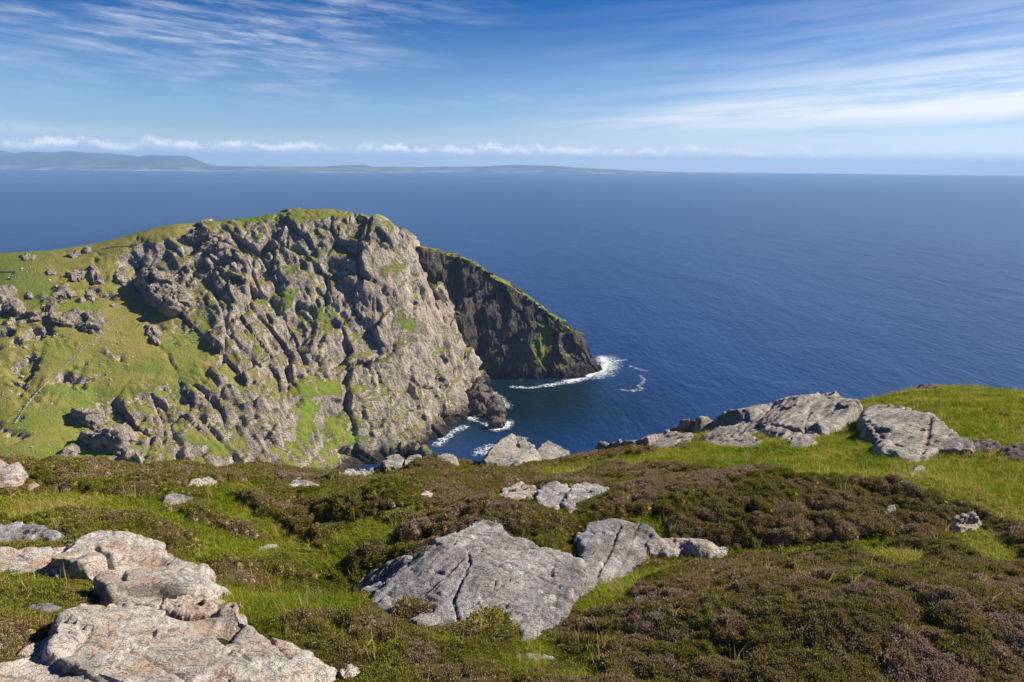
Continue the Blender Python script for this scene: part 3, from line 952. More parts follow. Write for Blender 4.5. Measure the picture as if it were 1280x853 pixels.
def slab(name, outline, inner=(), mat=None, res=0.03, edge=0.1, skirt=0.35, rough=1.0, cracks=(), seed=0, parent=None, drop=3.5, facet=1.0, foot=True, tall=0.5, rise=0.46, raw=False):
    """a rock: photo outline of its upper face, each corner h metres above the turf (or at forward distance h when h > 2.6)"""
    if raw:                                                     # every corner at a known forward distance
        pass
    elif max(q[2] for q in outline) > 2.6:                        # only an outline known: height follows from its rise in the picture
        lo_, hi_ = max(q[1] for q in outline), min(q[1] for q in outline)
        Hh = rise * (lo_ - hi_) / F * hit(sum(q[0] for q in outline) / len(outline), lo_)[1]
        fix = lambda q: (q[0], q[1], Hh * (lo_ - q[1]) / (lo_ - hi_))
        outline, inner = [fix(q) for q in outline], [fix(q) for q in inner]
        cracks = [([fix(q) for q in l_], w_, d_) for l_, w_, d_ in cracks]
    else:                                                       # never taller than its depth in the picture allows
        top = max(q[2] for q in outline)
        dp = max(q[1] for q in outline) - min(q[1] for q in outline)
        Yr = hit(sum(q[0] for q in outline) / len(outline), max(q[1] for q in outline))[1]
        kf = min(1.0, tall * dp / F * Yr / top) if top > 0 else 1.0
        fix = lambda q: (q[0], q[1], q[2] * kf)
        outline, inner = [fix(q) for q in outline], [fix(q) for q in inner]
        cracks = [([fix(q) for q in l_], w_, d_) for l_, w_, d_ in cracks]
    O = np.array([vert(*q) for q in outline])
    I = np.array([vert(*q) for q in inner]).reshape(-1, 3)
    A = np.concatenate([O, I]) if len(I) else O
    size = math.sqrt(np.ptp(O[:, 0]) * np.ptp(O[:, 1])) + 0.05
    # close the outline with points along its sides so that the edge is followed
    mid = (O + np.roll(O, -1, 0)) / 2
    A = np.concatenate([A, mid])
    hA = A[:, 2] - ground(A[:, 0], A[:, 1])
    if not raw:
        hA = np.clip(hA, 0, 1.25 * max(q[2] for q in list(outline) + list(inner)))
    f_ = RBF(A[:, :2], hA, 0.12 * size, 0.03)
    h0, h1 = hA.min() - 0.02, hA.max() * 1.12 + 0.01
    f = lambda x_, y_: ground(x_, y_) + np.clip(f_(x_, y_), h0, h1)
    lo, hi = O[:, :2].min(0) - skirt, O[:, :2].max(0) + skirt
    nx, ny = int((hi[0] - lo[0]) / res) + 2, int((hi[1] - lo[1]) / res) + 2
    X, Y = np.meshgrid(np.linspace(lo[0], hi[0], nx), np.linspace(lo[1], hi[1], ny))
    j = np.stack([X.ravel(), Y.ravel(), 0 * X.ravel() + seed * 3.1], -1)
    wob = (0.07 * size * fbm(j / (0.3 * size), 3, 0.55, 7 + seed) + 0.03 * size * facets(j / (0.16 * size), 17 + seed, 0.8)[0]).reshape(X.shape)
    sd_ = poly_sd(X, Y, O[:, :2]) + wob * 0.8
    Z = f(X, Y)
    edge = edge * 0.6
    e = np.clip(1 - sd_ / edge, 0, 1)
    Z = Z - 0.55 * edge * np.where(sd_ > 0, 1 - np.sqrt(np.maximum(1 - e * e, 0)), 1.0)
    out = np.maximum(-sd_, 0)
    Z = Z - drop * out - 2.0 * out ** 2
    P = np.stack([X, Y, Z], -1)
    N = grid_normals(P)
    fl = P.reshape(-1, 3)
    a = R(32)
    q = np.stack([fl[:, 0] * math.cos(a) + fl[:, 1] * math.sin(a), (-fl[:, 0] * math.sin(a) + fl[:, 1] * math.cos(a)) * 1.5, fl[:, 2] * 1.7 + seed * 7.7], -1)
    q = q + 0.06 * size * np.stack([fbm(fl / (0.25 * size), 3, 0.5, 111), fbm(fl / (0.25 * size), 3, 0.5, 112), 0 * fl[:, 0]], -1)
    s1, s2, s3 = 0.34 * size, 0.13 * size, 0.05 * size
    sz = min(size, 0.55 + 0.22 * size)                          # broad slabs are planed flatter than small stones
    p1, e1, _ = facets(q / s1, 121 + seed, 0.8)
    p2, e2, _ = facets(q / s2, 131 + seed, 0.8)
    p3, e3, _ = facets(q / s3, 141 + seed, 0.8)
    d = facet * (p1 * 0.055 * sz + p2 * 0.028 * sz + p3 * 0.012 * sz) - 0.014 * sz * sstep(e1, 0.05, 0) - 0.008 * sz * sstep(e2, 0.06, 0)
    bl = fl[:, 2] * 0.9 + fl[:, 0] * 0.22 - fl[:, 1] * 0.12 + 0.05 * fbm(fl / 0.5, 3, 0.5, 171)
    bl = bl / (0.10 + 0.05 * sz)
    bf = bl - np.floor(bl)
    d = d + 0.022 * sz * np.where(bf < 0.85, bf, (1 - bf) * 5.7) * facet
    d = d + 0.018 * sz * fbm(fl / (0.3 * size), 4, 0.5, 151 + seed) + 0.005 * fbm(fl / 0.06, 3, 0.6, 161)
    d = d * rough
    for line, w, dep in cracks:
        W = np.array([vert(*q_)[:2] for q_ in line])
        ld = line_dist(fl[:, 0] + 0.03 * perlin(fl / 0.15, 3), fl[:, 1] + 0.03 * perlin(fl / 0.15, 4), W)
        d = d - dep * np.exp(-(ld / w) ** 2)
    fl = fl + N.reshape(-1, 3) * d[:, None]
    keep = (sd_ > -skirt).ravel() & (fl[:, 2] > ground(fl[:, 0], fl[:, 1]) - 0.6)
    c = np.array([O[:, 0].mean(), O[:, 1].mean(), 0])
    c[2] = float(ground(c[0], c[1]))
    base = np.zeros(3)
    if parent is not None:
        base = np.array(parent['_base'])
    o = np_mesh(name, fl - c, grid_faces(*X.shape, keep), mat)
    o.location = c - base
    if parent is not None:
        o.parent = parent
    if foot:
        FOOT.append(O[:, :2])
    return o


def empty(name, px, py, label, cat, group=None):
    p = hit(px, py)
    o = bpy.data.objects.new(name, None)
    o.empty_display_size = 0.3
    COL.objects.link(o)
    o.location = p
    o['_base'] = [float(v) for v in p]
    return tag(o, label, cat, group)


def build_rocks():
    # --- the big grey slab in the middle
    r = empty('rock_outcrop', 640, 790, 'largest grey lichened outcrop, a tilted slab with a rounded shoulder, in the middle heather', 'rock outcrop')
    slab('slab', [(512, 700, 0.35), (545, 676, 0.5), (575, 658, 0.55), (600, 649, 0.55), (625, 655, 0.5), (640, 668, 0.45), (668, 676, 0.4), (690, 690, 0.35), (728, 697, 0.3), (724, 725, 0.2),
                  (708, 752, 0.15), (690, 780, 0.08), (668, 803, 0.0), (650, 806, 0.0), (648, 785, 0.05), (625, 778, 0.05), (600, 772, 0.05), (560, 775, 0.03), (535, 778, 0.03), (528, 782, 0.0),
                  (470, 765, 0.0), (466, 750, 0.05), (480, 735, 0.15)],
         [(600, 690, 0.45), (560, 710, 0.33), (650, 720, 0.30), (520, 745, 0.12), (600, 740, 0.20), (690, 720, 0.25), (670, 760, 0.13), (550, 690, 0.42), (630, 690, 0.40)], M_GREY, 0.018, 0.07, 0.3, 0.75,
         [([(575, 775, 0.1), (566, 745, 0.2), (588, 712, 0.3), (584, 690, 0.4)], 0.013, 0.035), ([(600, 685, 0.5), (625, 700, 0.4), (700, 735, 0.2)], 0.012, 0.03)], 1, r)
    slab('slab', [(440, 735, 0.0), (470, 712, 0.1), (505, 695, 0.2), (515, 700, 0.25), (485, 728, 0.12), (470, 745, 0.05)], (), M_GREY, 0.02, 0.05, 0.2, 0.8, (), 2, r)
    slab('shoulder', [(722, 668, 0.35), (735, 652, 0.5), (765, 646, 0.55), (795, 651, 0.5), (815, 660, 0.42), (832, 674, 0.25), (818, 690, 0.12), (798, 708, 0.05), (775, 728, 0.0), (742, 740, 0.0), (728, 745, 0.0),
                      (722, 722, 0.25), (726, 700, 0.3)],
         [(765, 680, 0.5), (745, 705, 0.38), (790, 680, 0.4)], M_GREY, 0.018, 0.12, 0.3, 0.4,
         [([(776, 660, 0.5), (762, 690, 0.5), (750, 712, 0.3), (744, 738, 0.1)], 0.016, 0.05), ([(800, 655, 0.5), (785, 690, 0.3), (762, 728, 0.1)], 0.01, 0.03), ([(815, 668, 0.3), (800, 695, 0.2)], 0.012, 0.03)], 3, r, tall=0.26)
    slab('ledge', [(808, 680, 0.15), (828, 672, 0.2), (852, 670, 0.2), (880, 674, 0.2), (912, 686, 0.05), (905, 697, 0.0), (885, 700, 0.0), (862, 695, 0.02), (836, 696, 0.05), (812, 694, 0.05)], [(868, 682, 0.2)], M_PALE, 0.02, 0.06, 0.2, 0.8, (), 4, r)
    for k, ol in enumerate([[(722, 730, 0.12), (735, 722, 0.18), (742, 735, 0.1), (738, 748, 0.0), (725, 750, 0.0)], [(712, 742, 0.1), (722, 732, 0.14), (730, 745, 0.05), (722, 756, 0.0), (710, 757, 0.0)]]):
        slab('block', ol, (), M_PALE, 0.012, 0.03, 0.12, 0.8, (), 5 + k, r, tall=0.3)
    # --- three stones behind it
    for k, (ol, mat, lab) in enumerate([
        ([(620, 622, 0.05), (628, 610, 0.25), (648, 604, 0.32), (665, 607, 0.3), (676, 612, 0.2), (668, 626, 0.0), (650, 626, 0.0), (632, 625, 0.0)], M_PALE, 'low cream and grey stone, left end of the row of three behind the slab'),
        ([(668, 625, 0.1), (680, 606, 0.4), (692, 602, 0.45), (708, 607, 0.4), (718, 613, 0.3), (708, 630, 0.0), (695, 640, 0.0), (672, 634, 0.0)], M_GREY, 'square white-flecked stone, middle of the row of three behind the big grey slab'),
        ([(704, 632, 0.05), (716, 606, 0.35), (730, 601, 0.4), (748, 604, 0.35), (760, 609, 0.25), (735, 622, 0.1), (724, 634, 0.02), (714, 645, 0.0)], M_GREY, 'pointed grey stone at the right end of the row of three behind the slab')]):
        tag(slab('rock', ol, (), mat, 0.022, 0.07, 0.3, 1.0, (), 10 + k), lab, 'rock', 'row of stones behind the big slab')
    # --- boulders on the brink above the cove
    tag(slab('boulder', [(606, 572, 23.5), (618, 557, 24.4), (630, 546, 25.2), (640, 542, 25.5), (652, 546, 25.4), (664, 555, 25.0), (673, 569, 24.2), (658, 579, 23.0), (628, 581, 22.6), (606, 576, 22.6)], [(642, 562, 24.6)], M_KNOLL, 0.035, 0.08, 0.5, 0.8, (), 20, None, 1.6, raw=True),
        'tall pointed pale boulder on the brink above the cove', 'boulder')
    tag(slab('boulder', [(668, 567, 25.4), (676, 556, 26.2), (685, 550, 26.6), (696, 556, 26.4), (710, 563, 25.8), (704, 575, 25), (680, 576, 24.8)], (), M_GREY, 0.035, 0.08, 0.5, 0.8, (), 21, None, 1.6, raw=True),
        'smaller wedge-shaped grey boulder on the brink, right of the tall pale one', 'boulder')
    tag(slab('rock', [(616, 580, 0.1), (626, 573, 0.3), (645, 571, 0.35), (658, 575, 0.25), (650, 583, 0.05), (628, 588, 0.0)], (), M_GREY, 0.03, 0.08, 0.3, 1.0, (), 22), 'low flat grey rock just in front of the tall pale boulder', 'rock')
    # --- outcrop along the right knoll
    r = empty('rock_outcrop', 900, 560, 'long pale rounded outcrop running up to the grassy knoll, its end block capped with turf', 'rock outcrop')
    slab('slab', [(744, 556, 26.5), (775, 549, 27.5), (810, 541, 28.2), (832, 537, 28.4), (838, 543, 27.6), (815, 550, 26.8), (785, 557, 26), (760, 560, 25.6)], (), M_KNOLL, 0.05, 0.12, 0.5, 0.9, (), 30, r)
    slab('slab', [(800, 556, 0.1), (820, 545, 0.45), (845, 540, 0.55), (868, 545, 0.4), (852, 557, 0.05), (825, 563, 0.0), (806, 562, 0.0)], (), M_KNOLL, 0.04, 0.12, 0.4, 0.9, (), 31, r)
    slab('slab', [(838, 537, 27.4), (870, 524, 28.2), (905, 515, 28.6), (945, 507, 28.6), (966, 506, 28.4), (962, 525, 26.9), (955, 542, 25.6), (920, 545, 25.2), (890, 540, 25.4), (868, 538, 25.9)], [(915, 528, 27.2)], M_KNOLL, 0.045, 0.2, 0.6, 1.0, (), 32, r)
    slab('slab', [(880, 545, 0.3), (900, 533, 0.7), (925, 535, 0.75), (950, 548, 0.4), (955, 556, 0.1), (930, 562, 0.0), (900, 560, 0.0), (882, 556, 0.0)], (), M_KNOLL, 0.04, 0.12, 0.4, 1.0, (), 33, r)
    slab('block', [(950, 528, 26.2), (962, 512, 27.3), (985, 500, 27.9), (1020, 494, 28.2), (1050, 494, 28.3), (1072, 501, 27.9), (1066, 515, 26.9), (1048, 530, 25.9), (1025, 545, 25.0), (1005, 553, 24.4), (992, 556, 24.2), (970, 545, 25.0), (955, 540, 25.5)],
         [(1000, 520, 26.8), (1030, 515, 27.2)], M_KNOLL, 0.045, 0.3, 0.6, 1.1, [([(958, 530, 26.2), (990, 536, 25.7), (1015, 540, 25.5)], 0.05, 0.16), ([(1012, 515, 27), (1005, 540, 25.4)], 0.03, 0.08)], 34, r)
    slab('block', [(984, 560, 0.0), (988, 548, 0.5), (1008, 543, 0.6), (1022, 552, 0.3), (1012, 562, 0.0)], (), M_KNOLL, 0.04, 0.1, 0.4, 1.0, (), 35, r)
    # --- outcrop to its right
    r = empty('rock_outcrop', 1130, 570, 'broad grey slab breaking out of the bright grass on the right-hand knoll', 'rock outcrop')
    slab('slab', [(1074, 512, 27.2), (1095, 505, 27.9), (1130, 508, 27.7), (1165, 516, 27.3), (1185, 530, 26.4), (1210, 550, 25.1), (1224, 566, 24.2), (1200, 562, 24.2), (1172, 560, 24.2), (1160, 580, 22.9),
                  (1140, 582, 22.7), (1118, 570, 23.4), (1098, 560, 24.0), (1085, 540, 25.3)],
         [(1130, 535, 26.0), (1160, 540, 25.7)], M_KNOLL, 0.045, 0.2, 0.6, 1.0, [([(1165, 520, 27), (1158, 550, 25), (1150, 578, 23)], 0.03, 0.09), ([(1080, 525, 26.5), (1110, 550, 24.8), (1140, 565, 23.9)], 0.03, 0.08)], 40, r)
    slab('block', [(1136, 600, 0.0), (1140, 586, 0.3), (1150, 582, 0.35), (1156, 592, 0.15), (1150, 601, 0.0)], (), M_KNOLL, 0.03, 0.06, 0.3, 1.0, (), 41, r)
    # --- dark rocks at the right-hand edge
    r = empty('rock_outcrop', 1245, 575, 'dark low rocks in the grass at the right-hand edge', 'rock outcrop')
    slab('block', [(1210, 560, 0.1), (1216, 549, 0.5), (1240, 548, 0.55), (1256, 557, 0.4), (1240, 568, 0.0), (1222, 568, 0.0)], (), M_DARKR, 0.04, 0.1, 0.4, 1.0, (), 42, r)
    slab('block', [(1246, 570, 0.1), (1255, 557, 0.5), (1275, 553, 0.6), (1300, 558, 0.6), (1300, 578, 0.0), (1265, 577, 0.0)], (), M_DARKR, 0.04, 0.1, 0.4, 1.0, (), 43, r)
    for ol, lab, sd_ in [([(1040, 498, 31), (1048, 493, 31.5), (1060, 492, 31.6), (1070, 497, 31.2), (1058, 501, 30.5)], 'small dark stone on the knoll skyline, just right of the long pale outcrop', 44),
                         ([(1142, 487, 33.5), (1150, 480, 34.3), (1166, 479, 34.4), (1176, 485, 33.8), (1160, 490, 33)], 'small dark stone on the highest point of the knoll', 45)]:
        tag(slab('rock', ol, (), M_DARKR, 0.05, 0.08, 0.4, 0.8, (), sd_), lab, 'rock')
    # --- stones in the right-hand heather
    tag(slab('rock', [(1186, 652, 0.15), (1196, 642, 0.35), (1216, 640, 0.38), (1226, 646, 0.3), (1220, 662, 0.08), (1210, 672, 0.0), (1196, 672, 0.0), (1188, 664, 0.05)], (), M_PALE, 0.018, 0.06, 0.3, 1.2,
             [([(1188, 655, 0.2), (1222, 652, 0.2)], 0.02, 0.05)], 46), 'knee-high stone with a white broken face in the dark heather at right', 'rock')
    tag(slab('rock', [(1106, 637, 0.05), (1110, 631, 0.2), (1118, 630, 0.2), (1122, 638, 0.0), (1112, 642, 0.0)], (), M_PALE, 0.015, 0.04, 0.2, 1.0, (), 47), 'fist-sized white stone peeping out of the brown heather on the right', 'rock')
    # --- left-hand brink
    r = empty('rock_outcrop', 20, 612, 'pale broken rocks at the left-hand edge on the brink of the hillside', 'rock outcrop')
    slab('block', [(-40, 600, 0.3), (-25, 575, 1.0), (0, 573, 1.0), (14, 580, 0.8), (28, 594, 0.5), (32, 606, 0.1), (10, 612, 0.0), (-30, 614, 0.0)], (), M_PALE, 0.04, 0.15, 0.4, 1.1, (), 50, r)
    slab('block', [(30, 614, 0.0), (34, 604, 0.3), (44, 602, 0.3), (52, 608, 0.15), (48, 616, 0.0)], (), M_PALE, 0.03, 0.06, 0.3, 1.0, (), 51, r)
    for k, (ol, mat, lab) in enumerate([
        ([(232, 609, 0.05), (240, 599, 0.3), (256, 596, 0.35), (272, 600, 0.25), (262, 608, 0.05)], M_PALE, 'smooth tan stone on the heather hummock near the left end of the brink'),
        ([(202, 632, 0.0), (206, 620, 0.25), (220, 617, 0.28), (240, 620, 0.2), (230, 632, 0.0), (215, 636, 0.0)], M_GREY, 'broken white stone below the tan one on the left-hand hummock'),
        ([(358, 608, 0.1), (366, 601, 0.3), (384, 601, 0.3), (400, 606, 0.15), (388, 611, 0.0), (368, 611, 0.0)], M_GREY, 'flat blue-grey stone at the head of the grassy gully'),
        ([(424, 598, 0.1), (430, 588, 0.45), (442, 585, 0.5), (446, 594, 0.3), (436, 603, 0.0)], M_GREY, 'upright grey stone on the brink, left one of a close pair'),
        ([(444, 597, 0.1), (450, 587, 0.4), (464, 586, 0.4), (470, 593, 0.2), (456, 600, 0.0)], M_GREY, 'low grey stone on the brink, right one of a close pair'),
        ([(478, 577, 26), (486, 570, 27), (498, 568, 27.2), (506, 575, 26.4), (498, 582, 25.4), (482, 583, 25.2)], M_KNOLL, 'pale rounded stone on the brink in front of the sea cave'),
        ([(505, 577, 26), (512, 570, 27), (524, 568, 27.2), (528, 576, 26.4), (522, 581, 25.4), (508, 582, 25.4)], M_KNOLL, 'pale flat stone on the brink right beside the rounded one'),
        ([(546, 572, 26), (556, 567, 27), (566, 568, 27), (572, 575, 26), (564, 579, 25.5), (550, 579, 25.5)], M_KNOLL, 'thin pale stone on the brink below the dark tidal rocks'),
        ([(320, 689, 0.0), (324, 683, 0.12), (340, 679, 0.15), (348, 682, 0.1), (340, 690, 0.0)], M_PALE, 'small flat tan stone in the grass of the gully'),
        ([(524, 618, 0.1), (532, 613, 0.25), (542, 616, 0.2), (538, 622, 0.05)], M_PALE, 'pale stone almost buried in the heather of the middle hummock'),
        ([(30, 765, 0.0), (38, 755, 0.1), (55, 752, 0.12), (74, 758, 0.08), (76, 767, 0.02), (55, 771, 0.0)], M_GREY, 'small grey stone with a tan end in the grass beside the near bedrock'),
        ([(640, 820, 0.02), (660, 815, 0.08), (690, 818, 0.06), (700, 826, 0.0), (670, 832, 0.0)], M_GREY, 'thin grey stone in the green moss below the big grey slab')]):
        tag(slab('rock', ol, (), mat, 0.02, 0.05, 0.25, 1.0, (), 60 + k, raw=ol[0][2] > 2.6), lab, 'rock')
    # --- near bedrock, bottom left
    r = empty('bedrock', 200, 850, 'near expanse of pale lichened bedrock with rust stains at the bottom left', 'bedrock')
    slab('slab', [(-60, 692, 0.11), (0, 690, 0.13), (50, 683, 0.15), (90, 680, 0.15), (140, 668, 0.17), (160, 665, 0.19), (205, 686, 0.15), (232, 698, 0.12), (264, 728, 0.11), (292, 748, 0.10), (305, 772, 0.11), (348, 800, 0.10), (400, 824, 0.09), (428, 838, 0.05),
                  (405, 864, 0.05), (380, 905, 0.05), (150, 905, 0.10), (-60, 905, 0.15), (-60, 852, 0.11), (-30, 835, 0.09), (40, 801, 0.08), (85, 783, 0.08), (128, 778, 0.09), (148, 758, 0.10), (130, 738, 0.09), (100, 717, 0.08), (50, 713, 0.07), (0, 713, 0.07), (-60, 716, 0.07)],
         [(180, 700, 0.18), (220, 735, 0.15), (200, 770, 0.14), (240, 790, 0.17), (300, 815, 0.17), (100, 840, 0.15), (350, 840, 0.13)], M_PALE, 0.016, 0.04, 0.2, 0.7,
         [([(290, 770, 0.05), (330, 790, 0.08), (345, 812, 0.08), (362, 834, 0.05)], 0.014, 0.06), ([(230, 702, 0.07), (200, 722, 0.1), (140, 735, 0.05)], 0.012, 0.05), ([(298, 755, 0.1), (262, 766, 0.1), (230, 770, 0.1), (200, 774, 0.1), (150, 764, 0.1)], 0.035, 0.16), ([(285, 742, 0.1), (230, 748, 0.1), (196, 750, 0.1), (160, 750, 0.1)], 0.014, 0.06), ([(120, 695, 0.1), (150, 718, 0.1), (158, 742, 0.1)], 0.02, 0.08),
          ([(60, 800, 0.1), (180, 830, 0.12), (260, 880, 0.1)], 0.009, 0.03), ([(200, 790, 0.1), (260, 806, 0.1), (330, 850, 0.1)], 0.008, 0.03), ([(400, 825, 0.05), (330, 830, 0.1), (250, 812, 0.1)], 0.007, 0.025)], 70, r, 3.5, 1.0)
    slab('slab', [(-60, 697, 0.12), (0, 692, 0.15), (50, 685, 0.17), (90, 682, 0.17), (118, 690, 0.16), (150, 697, 0.17), (190, 700, 0.16), (222, 712, 0.12), (206, 728, 0.08), (160, 728, 0.08), (128, 720, 0.08), (100, 709, 0.08), (50, 704, 0.08), (0, 706, 0.08), (-60, 710, 0.07)],
         (), M_PALE, 0.016, 0.03, 0.15, 0.6, (), 71, r, tall=0.3)
    slab('slab', [(-60, 880, 0.12), (-60, 862, 0.12), (30, 822, 0.13), (90, 798, 0.14), (135, 792, 0.15), (185, 800, 0.16), (230, 792, 0.17), (262, 800, 0.16), (300, 822, 0.15), (330, 850, 0.1), (335, 905, 0.05), (150, 905, 0.1), (-60, 905, 0.12)],
         [(200, 830, 0.18), (100, 850, 0.15)], M_PALE, 0.014, 0.03, 0.15, 0.6, [([(140, 796, 0.1), (130, 840, 0.1), (170, 900, 0.1)], 0.008, 0.03)], 72, r, tall=0.3)
    slab('slab', [(144, 680, 0.16), (150, 669, 0.2), (162, 667, 0.21), (182, 677, 0.2), (206, 688, 0.17), (222, 697, 0.12), (190, 694, 0.12), (160, 690, 0.12)], (), M_PALE, 0.014, 0.03, 0.12, 0.6, (), 74, r, tall=0.35)
    slab('slab', [(-40, 668, 0.2), (0, 656, 0.3), (38, 652, 0.35), (60, 658, 0.3), (76, 668, 0.15), (60, 676, 0.05), (20, 680, 0.0), (-40, 684, 0.0)], (), M_GREY, 0.022, 0.06, 0.2, 0.8, (), 73, r)
    for k, (ol, lab) in enumerate([
        ([(148, 768, 0.2), (154, 755, 0.36), (175, 752, 0.38), (195, 756, 0.36), (192, 770, 0.25), (170, 782, 0.15), (152, 780, 0.15)], 'angular loose block lying in a hollow of the near bedrock'),
        ([(124, 770, 0.1), (132, 757, 0.28), (142, 753, 0.3), (145, 762, 0.2), (136, 775, 0.08)], 'small tan loose stone to the left of the angular block on the bedrock'),
        ([(166, 735, 0.28), (170, 728, 0.36), (178, 727, 0.36), (180, 734, 0.3), (172, 738, 0.26)], 'little pinkish pebble on top of the middle bedrock slab'),
        ([(198, 762, 0.25), (205, 750, 0.36), (235, 745, 0.36), (268, 752, 0.3), (262, 768, 0.2), (225, 770, 0.2)], 'cracked flat stone lying against the right side of the angular block')]):
        tag(slab('stone', ol, (), M_PALE, 0.012, 0.03, 0.12, 1.0, (), 80 + k, None, 3.5, 1.0, tall=1.15), lab, 'stone')


build_rocks()
build_hillside()


# ------------------------------------------------------------------ heather, shrubs and grass
def mat_plant(name, cols, rough=0.85, per_island=0.35, trans=0.25):
    """cols: stops along the 'tint' carried by every clump"""
    ma, t, out = material(name)
    tint = t.node('ShaderNodeAttribute', attribute_name='tint', attribute_type='INSTANCER').outputs['Fac']
    own = t.node('ShaderNodeAttribute', attribute_name='own').outputs['Fac']
    isl = t.node('ShaderNodeNewGeometry').outputs['Random Per Island']
    f = t.math('ADD', t.math('MAXIMUM', tint, own), t.math('MULTIPLY', t.math('SUBTRACT', isl, 0.5), per_island))
    col = t.ramp(f, cols)
    p = principled(t, out, col, rough, None, 0.15)
    tr = t.node('ShaderNodeBsdfTranslucent', {'Color': col})
    mx = t.node('ShaderNodeMixShader', {0: trans})
    t.l.new(p.outputs[0], mx.inputs[1]); t.l.new(tr.outputs[0], mx.inputs[2])
    t.l.new(mx.outputs[0], out.inputs[0])
    return ma


M_HEATH = mat_plant('heather_plant', [(0.0, (0.205, 0.240, 0.022)), (0.3, (0.290, 0.258, 0.050)), (0.55, (0.310, 0.240, 0.098)), (0.8, (0.375, 0.288, 0.180)), (1.0, (0.47, 0.35, 0.29))], per_island=0.6)
M_GRASS = mat_plant('grass_plant', [(0.0, (0.095, 0.155, 0.008)), (0.4, (0.205, 0.255, 0.014)), (0.75, (0.31, 0.315, 0.028)), (1.0, (0.46, 0.37, 0.13))], per_island=0.4, trans=0.42)


def clump_mesh(name, n, rng, flat=0.75, leaf=(0.10, 0.26), width=0.055):
    """low dome of leafy sprigs, unit radius"""
    V, Fc = [], []
    for k in range(n):
        a = rng.uniform(0, 2 * math.pi)
        ct = rng.uniform(0.02, 1.0)
        st = math.sqrt(1 - ct * ct)
        dirv = np.array([math.cos(a) * st, math.sin(a) * st, ct * flat + 0.05])
        b = dirv * rng.uniform(0.68, 0.95)
        g = dirv * 0.6 + np.array([0, 0, 0.55]) + rng.normal(0, 0.22, 3)
        g /= np.linalg.norm(g)
        L = rng.uniform(*leaf)
        for q in range(3):
            s = np.cross(g, rng.normal(0, 1, 3)); s /= np.linalg.norm(s) + 1e-9
            w = width * rng.uniform(0.7, 1.3)
            o = b + rng.normal(0, 0.02, 3)
            i = len(V)
            V += [o - s * w * 0.5, o + s * w * 0.5, o + g * L * 0.6 + s * w, o + g * L * rng.uniform(0.85, 1.1), o + g * L * 0.55 - s * w]
            Fc += [(i, i + 1, i + 2), (i, i + 2, i + 4), (i + 4, i + 2, i + 3)]
    # closed inner core added to keep light from passing straight through
    i0 = len(V)
    m_ = 9
    for r_, z_ in ((0.8, -0.25), (0.72, 0.25), (0.42, 0.55)):
        for k in range(m_):
            a = 2 * math.pi * k / m_
            V.append(np.array([math.cos(a) * r_, math.sin(a) * r_, z_ * flat]) * rng.uniform(0.85, 1.1))
    V.append(np.array([0, 0, 0.68 * flat]))
    for ring in (0, 1):
        for k in range(m_):
            a, b = i0 + ring * m_ + k, i0 + ring * m_ + (k + 1) % m_
            Fc += [(a, b, b + m_), (a, b + m_, a + m_)]
    for k in range(m_):
        Fc.append((i0 + 2 * m_ + k, i0 + 2 * m_ + (k + 1) % m_, i0 + 3 * m_))
    return np.array(V), np.array(Fc)


def tuft_mesh(n, rng, h=(0.5, 1.0), w=0.05, lean=0.55):
    V, Fc = [], []
    for k in range(n):
        a, r = rng.uniform(0, 2 * math.pi), math.sqrt(rng.uniform(0, 1)) * 0.7
        o = np.array([math.cos(a) * r, math.sin(a) * r, -0.1])
        b = rng.uniform(0, 2 * math.pi)
        s = np.array([math.cos(b), math.sin(b), 0]) * w * rng.uniform(0.6, 1.3)
        H = rng.uniform(*h)
        ln = np.array([rng.normal(0, lean), rng.normal(0, lean), 0]) * H
        i = len(V)
        V += [o - s, o + s, o + ln * 0.35 + np.array([0, 0, H * 0.6]) + s * 0.8, o + ln * 0.35 + np.array([0, 0, H * 0.6]) - s * 0.8, o + ln + np.array([0, 0, H])]
        Fc += [(i, i + 1, i + 2), (i, i + 2, i + 3), (i + 3, i + 2, i + 4)]
    return np.array(V), np.array(Fc)


def source(name, meshes, mat):
    c = bpy.data.collections.new(name)
    for V, Fc in meshes:
        o = np_mesh(name, V, Fc, mat, smooth=False)
        COL.objects.unlink(o)
        c.objects.link(o)
    return c


